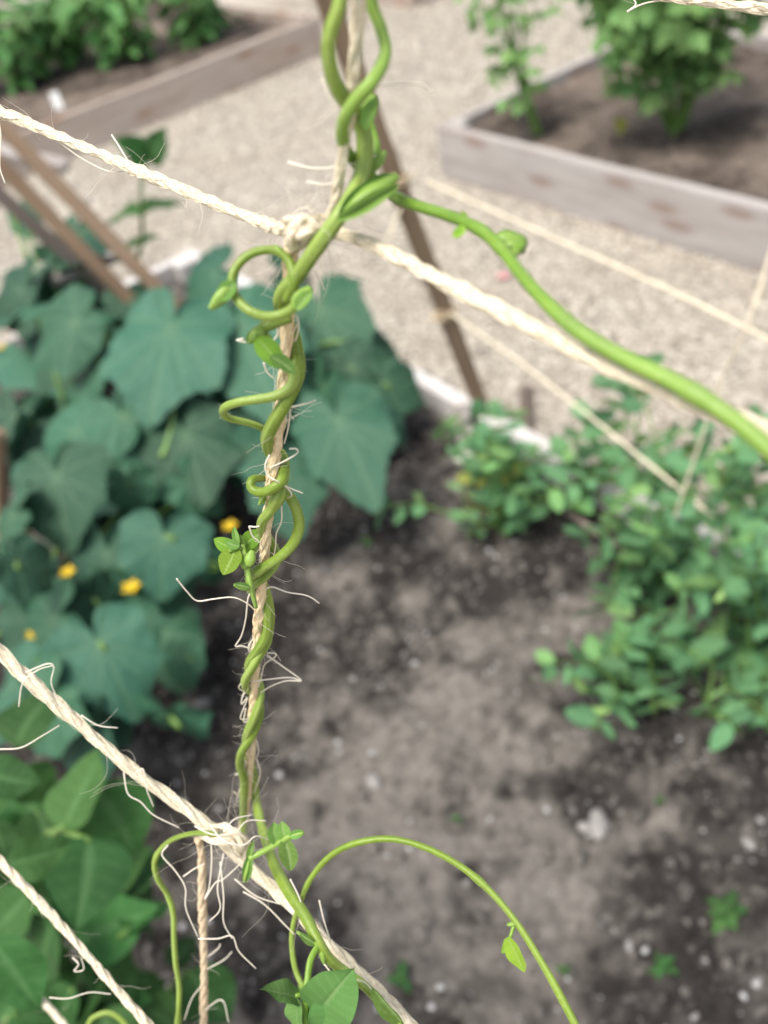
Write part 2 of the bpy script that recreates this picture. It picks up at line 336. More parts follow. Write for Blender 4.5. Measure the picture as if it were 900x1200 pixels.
def stones(name, P, R, mat, label, cat, flat=.65, sink=.3):
    n = len(P); V = ICO[None] * (1 + rng.normal(0, .13, (n, 12, 1))); V = V * np.stack([rng.uniform(.75, 1.3, n), rng.uniform(.65, 1, n), np.full(n, flat)], 1)[:, None]
    a = rng.uniform(0, 6.28, n); tl = rng.normal(0, .35, n); c, s = np.cos(a), np.sin(a); ct, st = np.cos(tl), np.sin(tl)
    y = V[..., 1] * ct[:, None] - V[..., 2] * st[:, None]; z = V[..., 1] * st[:, None] + V[..., 2] * ct[:, None]
    x2 = V[..., 0] * c[:, None] - y * s[:, None]; y2 = V[..., 0] * s[:, None] + y * c[:, None]
    W = np.stack([x2, y2, z + sink], -1) * R[:, None, None] + P[:, None, :]
    fc = (ICF[None] + 12 * np.arange(n)[:, None, None]).reshape(-1)
    m = bpy.data.meshes.new(name); m.vertices.add(n * 12); m.vertices.foreach_set('co', W.astype(np.float32).ravel())
    m.loops.add(n * 60); m.loops.foreach_set('vertex_index', fc.astype(np.int32)); m.polygons.add(n * 20)
    m.polygons.foreach_set('loop_start', np.arange(0, n * 60, 3, dtype=np.int32))
    m.polygons.foreach_set('use_smooth', np.ones(n * 20, bool)); m.update(calc_edges=True)
    A = m.attributes.new('tone', 'FLOAT', 'POINT'); A.data.foreach_set('value', np.repeat(rng.random(n), 12).astype(np.float32))
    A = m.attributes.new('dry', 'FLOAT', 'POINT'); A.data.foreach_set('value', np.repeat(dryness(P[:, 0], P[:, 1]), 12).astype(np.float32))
    return tag(link(name, m, mat), label, cat, kind='stuff')
# loose gravel: denser near the camera
n = 120000; yy = 1.0 + 6.2 * rng.random(n) ** 1.3; xx = -2.6 + 5.4 * rng.random(n)
k = ~inbed(xx, yy, .004); dpt = np.hypot(xx, yy)
nn = NX[0] * xx + NX[1] * yy; k &= (nn > .95) | (yy > 2.4)
P = np.stack([xx, yy, np.zeros(n)], 1)[k]
stones('gravel', P, rng.uniform(.003, .0085, len(P)), MT['gravelstone'], 'loose pale gravel stones on the path', 'gravel')
n = 3300; a_ = rng.random(n) * 3.4; b_ = .05 + rng.random(n) * 1.4; c, A, N, la, ln = BEDS[0]
P = c + A * a_[:, None] + N * b_[:, None]; P[:, 2] = ZS + soil_h(P[:, 0], P[:, 1])
stones('soil_pebbles', P, .0018 + .0055 * rng.random(n) ** 3.5, MT['pebble'], 'small pale pebbles scattered over the dark soil', 'pebbles', .7, .25)
n = 6000; a_ = rng.random(n) * 3.4; b_ = .05 + rng.random(n) * 1.4
P = c + A * a_[:, None] + N * b_[:, None]; P[:, 2] = ZS + soil_h(P[:, 0], P[:, 1])
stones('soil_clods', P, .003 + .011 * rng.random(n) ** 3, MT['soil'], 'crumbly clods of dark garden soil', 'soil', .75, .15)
def soil_pt(u, v):
    p = onz(u, v, ZS)
    return np.array([p[0], p[1], ZS + float(soil_h(np.array([p[0]]), np.array([p[1]]))[0])])

# two larger stones on the soil
def stone(u, v, r, label, sx=1.3):
    p = soil_pt(u, v); bm = bmesh.new(); bmesh.ops.create_icosphere(bm, subdivisions=3, radius=r)
    for q in bm.verts:
        k = 1 + .12 * math.sin(q.co.x * 2.2 / r + u) + .1 * math.sin(q.co.y * 2.7 / r + v) + .05 * math.sin(q.co.z * 6 / r)
        q.co = Vector((q.co.x * sx * k, q.co.y * .85 * k, q.co.z * .6 * k))
    m = bpy.data.meshes.new('stone'); bm.to_mesh(m); bm.free(); m.polygons.foreach_set('use_smooth', np.ones(len(m.polygons), bool))
    A = m.attributes.new('tone', 'FLOAT', 'POINT'); A.data.foreach_set('value', np.full(len(m.vertices), .38, np.float32))
    o = link('stone', m, MT['pebble']); o.location = (p[0], p[1], p[2] + r * .3); o.rotation_euler = (0, 0, u * .7)
    return tag(o, label, 'stone', 'stones lying on the soil')
stone(702, 968, .017, 'largest pale grey stone on the bare soil')
stone(686, 970, .009, 'small pale stone touching the largest grey stone')
stone(438, 915, .012, 'bluish grey stone on the soil above the arching green shoot')
stone(238, 826, .011, 'pale stone on dark soil between the big leaves and the vine')
stone(878, 990, .008, 'small pale stone at the far edge of the soil above the weed seedling')
# pink petal on the gravel
m = MB(); pts = [(math.cos(t) * (1 + .2 * math.cos(2 * t)), math.sin(t) * .75, .12 * math.cos(2 * t)) for t in np.linspace(0, 6.28, 14)[:-1]]
m.add(np.vstack([[(0, 0, .05)], np.array(pts) * .55, np.array(pts)]), [(0, 1 + i, 1 + (i + 1) % 13) for i in range(13)] + [(1 + i, 14 + i, 14 + (i + 1) % 13, 1 + (i + 1) % 13) for i in range(13)])
p = onz(590, 322, .016); o = link('petal', m.mesh('petal'), MT['pink'], None, Matrix.Translation(p) @ Matrix.Scale(.018, 4))
sm = o.modifiers.new('thick', 'SOLIDIFY'); sm.thickness = .1
tag(o, 'fallen pink petal on the grey gravel', 'petal')

# ------------------------------------------------------------------ leaf meshes
def cuke_leaf(seed):
    r_ = np.random.default_rng(seed); key = [(0, 1.04), (9, .91), (24, .78), (38, .745), (52, .82), (62, .72), (80, .62), (94, .62), (108, .68), (120, .59), (140, .53), (160, .46), (172, .22), (180, .06)]
    na, nr = 96, 9; th = np.linspace(-180, 180, na, endpoint=False); R = np.interp(np.abs(th), [k[0] for k in key], [k[1] for k in key])
    R = (R + np.roll(R, 1) + np.roll(R, -1)) / 3
    R = R * (1 + .05 * np.sin(np.radians(th) * 3 + r_.random() * 6) + .018 * (np.arange(na) % 3 - 1) + r_.normal(0, .008, na))
    t = np.radians(th); V = [(0, 0, 0)]; vn = [1.0]
    veins = np.radians(np.array([0, 50, -50, 104, -104, 146, -146, 25, -25]))
    p1, p2, dr = r_.random() * 6, r_.random() * 6, r_.uniform(.25, .5)
    for i in range(1, nr + 1):
        f = (i / nr)
        for k in range(na):
            rr = R[k] * f; x, y = rr * math.cos(t[k]), rr * math.sin(t[k])
            dvn = min(abs((t[k] - a + math.pi) % (2 * math.pi) - math.pi) * rr for a in veins)
            sec = .35 * max(0, math.sin(rr * 34 - abs(((t[k]) * 3) % 2 - 1) * 6)) ** 6
            vv = max(0, 1 - dvn / .026) * (1 - .5 * f)
            z = -.013 * max(0, 1 - dvn / .06) * min(1, f * 2) - dr * .5 * max(0, x) ** 2 - .16 * y * y + .05 * math.sin(3.2 * t[k] + p1) * f * f + .03 * math.sin(7 * t[k] + p2) * f ** 3 + .016 * math.sin(x * 17 + p1 + y * 5) * math.sin(y * 15 + p2) * f
            V.append((x, y, z)); vn.append(max(vv, sec * .6))
    Fc = [(0, 1 + k, 1 + (k + 1) % na) for k in range(na)]
    for i in range(nr - 1):
        b = 1 + i * na; Fc += [(b + k, b + na + k, b + na + (k + 1) % na, b + (k + 1) % na) for k in range(na)]
    m = MB(); m.add(V, Fc, np.array(vn)); return m.mesh('cucumber_leaf', True, 'vein')
def ovate(seed, wid, peak, tipp, droop, fold, nx=16, ny=8, serr=0.0, ripple=.02, sidev=7, name='leaflet', lobes=0):
    r_ = np.random.default_rng(seed); V, vn, Fc = [], [], []; p1 = r_.random() * 6; bend = r_.uniform(-.08, .08)
    for i in range(nx + 1):
        s = i / nx; w = wid * (s ** peak) * ((1 - s) ** tipp) / ((peak / (peak + tipp)) ** peak * (tipp / (peak + tipp)) ** tipp)
        if lobes: w *= 1 + .28 * math.sin(s * lobes * 6.28)
        for j in range(ny + 1):
            q = 2 * j / ny - 1; e = serr * (1 if (i % 2) else -1) * abs(q) ** 6
            y = q * w * (1 + e) + bend * math.sin(s * 3.1); x = s + .10 * abs(q) * wid * (1 - s) - (.10 * (1 - s) ** 4 * abs(q) if peak < .6 else 0)
            z = fold * abs(q) * w - droop * s * s + ripple * math.sin(s * 11 + p1 + (q > 0)) * abs(q) - .018 * max(0, 1 - abs(q) * ny * .5) 
            sv = max(0, math.sin((s - .35 * abs(q) * wid) * sidev * 6.28)) ** 8 * .6 * (1 - abs(q) * .5)
            z -= .012 * sv
            V.append((x, y, z)); vn.append(max(1.0 * (abs(q) < .01), sv))
    for i in range(nx):
        for j in range(ny):
            a = i * (ny + 1) + j; Fc.append((a, a + ny + 1, a + ny + 2, a + 1))
    m = MB(); m.add(V, Fc, np.array(vn)); return m.mesh(name, True, 'vein')
def dress(mesh, mat):
    mesh.materials.append(mat); return mesh
CUKE = [dress(cuke_leaf(20 + i), MT['cuke']) for i in range(6)]
BEAN = [dress(ovate(40 + i, .38, .5, 1.05, .22, .20, 24, 10, .0, .035, 6), MT['bean']) for i in range(4)]
PEA = [dress(ovate(50 + i, .34 - .02 * i, .6, .7, .12, .2, 9, 4, 0, .03, 5), MT['pea' if i < 3 else 'pea_pale']) for i in range(4)]
PEPPER = [dress(ovate(60 + i, .26, .55, .95, .35, .25, 9, 4, 0, .03, 5), MT['pepper']) for i in range(3)]
TOM = [dress(ovate(70 + i, .34, .5, .9, .25, .2, 10, 6, .12, .03, 5, lobes=2.2), MT['tomato']) for i in range(3)]
YEL = [dress(ovate(80, .36, .6, .6, .2, .2, 8, 4, 0, .03, 5), MT['yellowleaf'])]
YOUNG = [dress(ovate(90 + i, .42, .5, .8, .1, .18, 22, 12, .02, .02, 7), MT['youngleaf']) for i in range(2)]
BUD = [dress(ovate(95 + i, .36, .55, .8, .1, .45, 16, 8, .0, .02, 6), MT['budleaf']) for i in range(2)]
MT['midbean'] = leaf_mat('veined_bean_leaf', (.075, .18, .04, 1), (.125, .26, .07, 1), (.26, .38, .16, 1), .5, .2, 220, .4, .5)
BIGBEAN = [dress(ovate(99, .44, .45, .85, .16, .22, 40, 20, .0, .04, 8), MT['midbean'])]

def leaf(par, mesh, p, x, z, size, name='leaf', wide=1.0):
    return link(name, mesh, None, par, basis(p, x, z, (size, size * wide, size), pos_of(par)))
def jit(v, s): return np.asarray(v, float) + rng.normal(0, s, 3)

# ------------------------------------------------------------------ cucumber plants
def flower(par, p, size):
    m = MB(); 
    for k in range(5):
        a = k * 1.2566; d = np.array([math.cos(a), math.sin(a), .55]); sd_ = np.array([-math.sin(a), math.cos(a), 0])
        m.add([p, p + d * size * .5 + sd_ * size * .32, p + d * size + np.array([0, 0, -.2 * size]), p + d * size * .5 - sd_ * size * .32, p + d * size * .55 - np.array([0, 0, .12 * size])], [(0, 1, 4), (1, 2, 4), (2, 3, 4), (3, 0, 4)])
    f = part('flower', m, MT['petal'], par)
    f_ = f
    s = MB(); s.tube(spline([p - np.array([0, 0, size * 1.1]), p - np.array([0, 0, .4 * size]), p]), np.linspace(.25, .4, 16) * size * .5 if False else size * .18, 6); part('calyx', s, MT['greenstem'], f)
def bigleaf(par, b, t, zb, zt, wide=1.0, crown=None, dz=None, k=None):
    """leaf whose stalk joint shows at pixel b and whose tip shows at pixel t"""
    B = onz(*b, zb); T = onz(*t, zt); x = T - B; size = float(np.linalg.norm(x)) 
    z = np.cross(x, np.cross(np.array([0, 0, 1.]) * .8 + nrm(CAM - B) * .5, x)); z = jit(nrm(z), .10)
    c = crown if crown is not None else np.array([B[0] - .05, B[1] + .05, ZS]); st = MB()
    st.tube(spline([c, c * .5 + B * .5 + np.array([0, 0, -.02]), B + np.array([0, 0, -.03]), B + nrm(x) * .004 - np.array([0, 0, .004])], 6), .0038, 7)
    sk = part('leaf_stalk', st, MT['greenstem'], par)
    return leaf(sk, CUKE[rng.integers(6)] if k is None else CUKE[k], T - x * .9, x, z, size * .9, 'leaf', wide * .8)
GRPC = 'cucumber plants filling one end of the nearest bed'
cA = soil_pt(250, 470); plA = root('cucumber_plant', cA, 'cucumber plant behind the vine ring with leaves reaching over the bed board', 'cucumber plant', GRPC)
cB = soil_pt(90, 520); plB = root('cucumber_plant', cB, 'cucumber plant at the left edge, tangled round the sloping brown laths', 'cucumber plant', GRPC)
cC = soil_pt(60, 700); plC = root('cucumber_plant', cC, 'cucumber plant with yellow flowers, big blue-green leaves hanging over dark soil', 'cucumber plant', GRPC)
zz = .50
for b, t, zb, w_ in [((205, 372), (165, 487), .52, 1.05), ((275, 368), (316, 470), .48, .98), ((392, 482), (438, 582), .40, .95), ((405, 425), (470, 462), .34, 1.1),
                     ((258, 318), (205, 352), .46, 1.3), ((372, 352), (400, 440), .40, 1.0), ((330, 545), (350, 625), .36, 1.2), ((445, 445), (505, 470), .30, 1.1),
                     ((250, 470), (300, 560), .36, 1.1), ((330, 320), (372, 332), .42, 1.3), ((215, 500), (240, 590), .38, 1.1), ((300, 470), (345, 545), .34, 1.1),
                     ((440, 490), (478, 520), .26, 1.2), ((300, 390), (355, 455), .44, 1.1), ((420, 400), (455, 455), .30, 1.0)]:
    bigleaf(plA, b, t, zb, zb - .07, w_, cA)
for b, t, zb, w_ in [((95, 372), (25, 425), .52, 1.1), ((68, 372), (130, 345), .47, 1.0), ((150, 345), (160, 395), .42, 1.2), ((30, 335), (-20, 370), .47, 1.1), ((92, 268), (78, 322), .46, 1.0),
                     ((25, 245), (35, 282), .48, 1.0), ((55, 290), (105, 308), .5, .8), ((95, 500), (40, 545), .40, 1.1), ((140, 480), (175, 545), .42, 1.2), ((20, 480), (10, 560), .36, 1.1), ((180, 450), (205, 530), .40, 1.1),
                     ((110, 430), (60, 470), .42, 1.1), ((60, 320), (20, 300), .46, 1.0)]:
    bigleaf(plB, b, t, zb, zb - .07, w_, cB)
for b, t, zb, w_ in [((65, 548), (75, 640), .46, 1.35), ((192, 622), (187, 703), .46, 1.45), ((15, 655), (70, 690), .44, 1.2), ((112, 745), (160, 838), .42, 1.25), ((65, 812), (20, 880), .40, 1.3),
                     ((20, 600), (-20, 640), .45, 1.1), ((125, 640), (130, 720), .34, 1.2), ((150, 560), (160, 610), .38, 1.3), ((70, 720), (10, 760), .32, 1.2), ((215, 560), (262, 600), .33, 1.2), ((110, 850), (60, 900), .34, 1.2),
                     ((20, 800), (-30, 830), .36, 1.1), ((245, 655), (260, 690), .22, 1.0), ((30, 720), (50, 790), .28, 1.1)]:
    bigleaf(plC, b, t, zb, zb - .08, w_, cC)
for pl, cc, x0, x1, y0, y1, n_ in ((plA, cA, 215, 450, 380, 600, 16), (plB, cB, 0, 220, 330, 560, 18), (plC, cC, 0, 240, 540, 860, 22)):
    for _ in range(n_):                                     # the lower storey of leaves
        u, v = rng.uniform(x0, x1), rng.uniform(y0, y1)
        if u > 215 and v > 470 + (450 - u) * .5: continue
        a = rng.normal(1.55, .55); L = rng.uniform(45, 75); bigleaf(pl, (u, v), (u + L * math.cos(a), v + L * math.sin(a)), rng.uniform(.24, .36), rng.uniform(.19, .28), rng.uniform(.95, 1.25), cc)
for u, v, z, s, pl in [(96, 476, .36, .020, plB), (55, 470, .36, .017, plB), (155, 690, .30, .025, plC), (80, 672, .36, .020, plC), (65, 712, .28, .018, plC), (40, 745, .26, .019, plC), (270, 618, .30, .020, plA), (2, 408, .4, .016, plB)]:
    flower(pl, onz(u, v, z), s * .85)
# vines of the cucumbers crossing under the leaves, a young fruit, a hanging tendril
for pl, pts in ((plC, [(250, 560, .25), (170, 650, .24), (90, 690, .25), (20, 730, .24), (-30, 760, .22)]), (plA, [(250, 470, .18), (320, 430, .3), (400, 400, .36), (470, 430, .26)]), (plB, [(90, 520, .18), (60, 420, .35), (30, 300, .5), (10, 240, .6)])):
    s = MB(); s.tube(spline([onz(*q) for q in pts], 8), .005, 8, .12); part('vine_stem', s, MT['greenstem'], pl)
s = MB(); s.tube(spline([onz(195, 450, .42), onz(203, 480, .40), onz(197, 515, .37), onz(190, 535, .36)], 10), np.r_[np.linspace(.003, .0035, 20), np.linspace(.004, .006, 11)], 8); part('fruit_stalk', s, MT['pod'], plA)
# the young shoot standing above the leaves beside the laths
bs = onz(158, 315, .45); sh = root('cucumber_shoot', bs, 'slim upright shoot with three leaves against the gravel beside the laths', 'shoot')
tp = at(172, 185, depth_of(bs) - .30); md = at(166, 248, depth_of(bs) - .15)
s = MB(); s.tube(spline([bs, bs * .5 + md * .5 + np.array([.01, 0, 0]), md, tp * .5 + md * .5 + np.array([-.006, 0, 0]), tp], 8), np.linspace(.006, .0035, 33), 7); part('stem', s, MT['greenstem'], sh)
leaf(sh, BEAN[1], tp, [-.35, -.5, .75], [.4, -.7, .5], .085, 'leaf', 1.1); leaf(sh, BEAN[2], tp + [.004, 0, -.01], [.55, -.2, .75], [-.3, -.8, .4], .085, 'leaf', 1.0)
leaf(sh, BEAN[3], md, [-1, .2, .0], [0, -.05, 1], .10, 'leaf', 1.0); leaf(sh, BEAN[0], md, [1, .2, .05], [0, -.05, 1], .10, 'leaf', 1.0); leaf(sh, BEAN[2], bs + np.array([0, 0, .05]), [1, .1, .35], [0, 0, 1], .09, 'leaf', .9)

# ------------------------------------------------------------------ bean plants at the bottom corner
def trifol(par, p, x, size, stalk_from, meshes=BEAN):
    x = nrm(x); side = nrm(np.cross([0, 0, 1], x)); s = MB()
    s.tube(spline([stalk_from, stalk_from * .4 + p * .6 + np.array([0, 0, .01]), p, p + x * size * .25], 6), .0022, 7); part('leaf_stalk', s, MT['greenstem'], par)
    for d, q in ((x, p + x * size * .25), (nrm(x * .15 + side), p), (nrm(x * .15 - side), p)):
        leaf(par, meshes[rng.integers(len(meshes))], q, nrm(d + np.array([0, 0, rng.uniform(-.35, -.05)])), jit([0, -.15, 1], .12), size * rng.uniform(.9, 1.1), 'leaflet')
def beanleaf(par, b, t, d0, d1, wide=1.0, stalk=None):
    B = at(*b, d0); T = at(*t, d1); x = T - B; z = nrm(CAM - B) * .5 + np.array([0, 0, .7]); z = jit(z, .28)
    leaf(par, BEAN[rng.integers(4)], B, x, z, float(np.linalg.norm(x)), 'leaflet', wide)
    if stalk is not None:
        s = MB(); s.tube(spline([at(*stalk[:2], stalk[2]), at(*stalk[:2], stalk[2]) * .5 + B * .5 + np.array([0, 0, .008]), B], 6), .0024, 7); part('leaf_stalk', s, MT['greenstem'], par)
cD = soil_pt(90, 1080); bpl = root('bean_plant', cD, 'young bean plant with smooth bright green leaflets in the bottom corner', 'bean plant', 'bean plants in the bottom corner')
cE = soil_pt(235, 1150); bpm = root('bean_plant', cE, 'low bean plant half hidden behind the hanging tan twine', 'bean plant', 'bean plants in the bottom corner')
for b, t, d0, d1, w_, st in [((75, 968), (103, 872), .72, .74, 1.15, (60, 1000, .78)), ((112, 925), (158, 1012), .74, .74, 1.25, (60, 985, .80)), ((105, 985), (88, 1085), .70, .66, 1.35, (55, 975, .78)), ((5, 1012), (85, 985), .60, .62, .9, (-20, 1040, .7)), ((-15, 905), (48, 912), .62, .62, 1.1, None),
                             ((-8, 1105), (40, 1195), .46, .46, 1.1, (-20, 1060, .55)), ((60, 1085), (30, 1150), .80, .82, 1.1, None), ((150, 1090), (205, 1045), .86, .9, 1.1, (120, 1130, .9)), ((130, 1040), (190, 1000), .92, .92, 1.1, None), ((110, 1110), (160, 1180), .88, .86, 1.2, (90, 1080, .95)),
                             ((20, 1110), (90, 1130), .9, .9, 1.2, None), ((-10, 965), (5, 1010), .55, .55, 1.2, None), ((20, 870), (60, 800), .86, .9, 1.2, None), ((30, 1050), (-20, 1095), .8, .8, 1.2, None), ((120, 1150), (60, 1210), .85, .85, 1.2, None), ((175, 1040), (160, 1100), .93, .95, 1.1, None), ((40, 1140), (100, 1200), .93, .95, 1.2, None)]:
    beanleaf(bpl, b, t, d0, d1, w_, st)
for _ in range(34):                                          # inner leaflets of the bushy corner plant
    u, v = rng.uniform(-30, 150), rng.uniform(890, 1220)
    if u > 60 + (v - 860) * .35: continue
    a = rng.uniform(-1.0, 2.6); L = rng.uniform(55, 95); d0 = rng.uniform(.82, 1.0)
    beanleaf(bpl, (u, v), (u + L * math.cos(a), v + L * math.sin(a)), d0, d0 + rng.uniform(-.03, .03), rng.uniform(.9, 1.2), (u - 15, v + 25, d0 + .08))
for b, t, d0, d1, w_, st in [((225, 1140), (270, 1205), .95, .95, 1.25, (190, 1170, 1.0)), ((190, 1155), (140, 1205), .93, .93, 1.3, None), ((200, 1130), (230, 1095), .98, 1.0, 1.1, None), ((165, 1180), (215, 1215), .9, .9, 1.2, None)]:
    beanleaf(bpm, b, t, d0, d1, w_, st)
for pl, c_, tops in ((bpl, cD, [(60, 1000, .80), (120, 1130, .92), (90, 1080, .96)]), (bpm, cE, [(190, 1170, 1.0), (215, 1140, .97)])):
    for q in tops:
        s = MB(); e = at(*q); s.tube(spline([c_, c_ * .5 + e * .5 + rng.normal(0, .01, 3), e], 8), .0032, 7); part('stem', s, MT['greenstem'], pl)

# ------------------------------------------------------------------ pea plants at the right of the bed
def pea(u, v, h, lean, nst, label, yellow=0):
    c_ = soil_pt(u, v); r = root('pea_plant', c_, label, 'pea plant', 'pea plants along the bed board')
    for si in range(nst):
        a = rng.uniform(0, 6.28); sp = rng.uniform(.03, .15); H = h * rng.uniform(.6, 1.35)
        e = c_ + np.array([math.cos(a) * sp, math.sin(a) * sp, H]) + np.array(lean) * H
        P = spline([c_ + rng.normal(0, .01, 3) * [1, 1, 0], c_ * .65 + e * .35 + rng.normal(0, .02, 3), c_ * .3 + e * .7 + rng.normal(0, .02, 3), e], 10)
        s = MB(); s.tube(P, np.linspace(.0032, .0018, len(P)), 6); part('stem', s, MT['greenstem'], r)
        for k, f in enumerate(np.linspace(.18, 1.0, int(3 + H * 7))):
            q = P[int(f * (len(P) - 1))]; b = a + (k % 2) * math.pi + rng.normal(0, .6); d = np.array([math.cos(b), math.sin(b), rng.uniform(.05, .6)]); sd_ = np.array([-d[1], d[0], 0.])
            L = rng.uniform(.05, .085); tip = q + d * L; s = MB(); cur = [q, q + d * L * .5 + [0, 0, .006], tip]
            for t in range(5): cur.append(cur[-1] + (d * .4 + rng.normal(0, .6, 3)) * .014)
            s.tube(spline(cur, 4), np.linspace(.0012, .0005, 29), 4); ls = part('leaf_stalk', s, MT['greenstem'], r)
            ms = YEL if yellow and f < .5 and si == 0 else PEA
            for w_ in (-1, 1):
                leaf(ls, ms[rng.integers(len(ms))], q, nrm(d * .4 + sd_ * w_ + [0, 0, .2]), jit([0, -.2, 1], .8), rng.uniform(.028, .05), 'stipule', 1.0)
                for g in ((.45, .9) if rng.random() < .6 else (.8,)):
                    leaf(ls, ms[rng.integers(len(ms))], q + d * L * g, nrm(d * .5 + sd_ * w_ + [0, 0, rng.uniform(-.3, .5)]), jit([0, -.3, .8], .9), rng.uniform(.032, .060), 'leaflet', rng.uniform(.55, .95))
            if rng.random() < .2 and f > .35:
                g = q + d * .03 + [0, 0, -.012]; ax = nrm([rng.normal(0, .7), rng.normal(0, .7), -.6]); L2 = rng.uniform(.045, .065)
                t = np.linspace(0, 1, 12); pt = g + ax * (t * L2)[:, None]; s = MB(); s.tube(pt, .0075 * np.sin(np.pi * np.clip(t, .03, .97)) ** .5, 8); part('pod', s, MT['pod'], r)
    return r
def white_flower(par, p, s_):
    m = MB()
    for a, L in ((0, 1.2), (2.1, 1), (4.2, 1)):
        d = np.array([math.cos(a), math.sin(a), .5]); sd_ = np.array([-math.sin(a), math.cos(a), 0])
        m.add([p, p + (d * .6 + sd_ * .6) * s_ * L, p + (d + [0, 0, .25]) * s_ * L, p + (d * .6 - sd_ * .6) * s_ * L, p + (d * .6 - [0, 0, .2]) * s_], [(0, 1, 4), (1, 2, 4), (2, 3, 4), (3, 0, 4)])
    part('flower', m, MT['white'], par)
pea(592, 618, .16, (-.1, .05, 0), 7, 'pea plant nearest the tall brown pole, yellowing at its base', 1)
pea(690, 590, .15, (.1, .05, 0), 3, 'pea plant against the bed board behind the slanting background twine')
pea(750, 600, .21, (.1, 0, 0), 3, 'pea plant in the middle of the row, straggling over the board onto the gravel')
pea(775, 690, .25, (-.05, .05, 0), 7, 'dense pea plant at the middle of the big right-hand clump')
pea(748, 790, .12, (-.2, -.1, 0), 5, 'low pea plant sprawling onto the bare soil')
pea(870, 760, .27, (.05, .1, 0), 6, 'tall pea plant cut off by the right-hand edge')
pea(840, 835, .09, (0, 0, 0), 3, 'lowest pea seedling, bright green, at the corner of the pea row')
pea(880, 650, .2, (0, .1, 0), 4, 'pea plant behind the tall one at the right-hand edge')
pf = onz(541, 541, .19); r = root('pea_flower_stem', soil_pt(552, 585), 'single white blossom on a thin stem beside the short stake', 'flower'); bp = pos_of(r)
s = MB(); s.tube(spline([bp, bp * .5 + pf * .5 + [.006, 0, .005], pf], 8), .0014, 6); part('stem', s, MT['greenstem'], r); white_flower(r, pf, .018)
white_flower(r, pf + np.array([.006, .004, -.006]), .015); leaf(r, PEA[0], bp * .4 + pf * .6, [.8, -.3, .3], [0, 0, 1], .03, 'leaflet')
# weeds
def weed(u, v, n_, size, label):
    p = soil_pt(u, v); r = root('weed_seedling', p, label, 'weed', 'weed seedlings on the soil'); s = MB(); s.tube(spline([p - [0, 0, .004], p + [.002, 0, .01], p + [0, 0, .022]], 5), .0016, 6); part('stem', s, MT['greenstem'], r)
    for k in range(n_):
        a = k * 2.4 + u; leaf(r, BEAN[k % 4], p + [0, 0, .012 + .003 * k], [math.cos(a), math.sin(a), .15], jit([0, 0, 1], .15), size * rng.uniform(.75, 1.1), 'leaf', .8)
weed(852, 1075, 6, .034, 'largest weed seedling, blue-green, on the soil near the bottom right')
weed(474, 1158, 3, .026, 'dark weed seedling just above the bottom edge beside the twine')
weed(660, 1140, 3, .012, 'tiny weed sprout on bare soil right of the arching shoot')
weed(776, 1140, 5, .022, 'faint thin weed patch below the largest seedling')
weed(537, 966, 2, .012, 'tiny green sprout just above the top of the arching shoot')
weed(774, 944, 2, .012, 'tiny green sprout under the pea row')
weed(440, 602, 3, .020, 'small weed on soil beside the hanging cucumber leaf')
weed(432, 642, 3, .016, 'tiny weed on soil between the vine and the pea plants')

# ------------------------------------------------------------------ plants in the other beds
def soil2(u, v, z=.145): return onz(u, v, z)
def bush(name, base, top, spread, nst, per, meshes, size, label, cat, group, mat='greenstem', pet=.04, triple=False, low=.25):
    r = root(name, base, label, cat, group); up = top - base; H = np.linalg.norm(up)
    for si in range(nst):
        a = si * 2.4 + rng.normal(0, .4); sp = spread * math.sqrt((si + .4) / nst)
        e = base + up * rng.uniform(.75, 1.05) + np.array([math.cos(a), math.sin(a), 0]) * sp
        P = spline([base + rng.normal(0, .012, 3) * [1, 1, 0], base * .6 + e * .4 + rng.normal(0, .02, 3) + up * .06, e], 12)
        s = MB(); s.tube(P, np.linspace(.007, .003, len(P)) * (H / .5) ** .5, 6); part('stem', s, MT[mat], r)
        for f in np.linspace(low, 1, per):
            q = P[int(f * (len(P) - 1))]; b = rng.uniform(0, 6.28); d = nrm([math.cos(b), math.sin(b), rng.uniform(-.1, .7)]); L = pet * rng.uniform(.6, 1.4); t = q + d * L
            s = MB(); s.tube(spline([q, q + d * L * .5 + [0, 0, .004], t], 4), .0018, 5); sk = part('leaf_stalk', s, MT[mat], r)
            sd_ = nrm(np.cross(d, [0, 0, 1])); dr = np.array([0, 0, -rng.uniform(.1, .8)])
            for x_, o_ in (((d, 0), (nrm(d * .3 + sd_), .0), (nrm(d * .3 - sd_), .0), (nrm(d * .4 + sd_), -.5), (nrm(d * .4 - sd_), -.5)) if triple else ((d, 0),)):
                leaf(sk, meshes[rng.integers(len(meshes))], t + d * L * o_, nrm(x_ + dr), jit([0, -.2, .9], .35), size * rng.uniform(.7, 1.2), 'leaf')
    return r
b1 = soil2(690 + 105, 158); bush('potato_plant', b1, b1 + np.array([.0, .02, .70]), .40, 11, 12, TOM, .070, 'large bushy potato plant in the bed beyond the thick green shoot', 'potato plant', None, pet=.10, triple=True, low=.3)
b2 = soil2(626, 158); bush('tomato_plant', b2, b2 + np.array([-.02, .06, .58]), .12, 4, 8, TOM, .045, 'slender young tomato plant by the corner of the bed', 'tomato plant', None, pet=.10, triple=True, low=.32)
dl = root('withered_leaf', soil2(730, 165), 'withered orange leaf at the foot of the potato plant', 'leaf')
leaf(dl, YEL[0], pos_of(dl) + [0, 0, .02], [-.3, -.3, .8], [.3, -.8, .3], .07, 'blade')
PGR = 'pepper plants in the bed of pinkish boards'
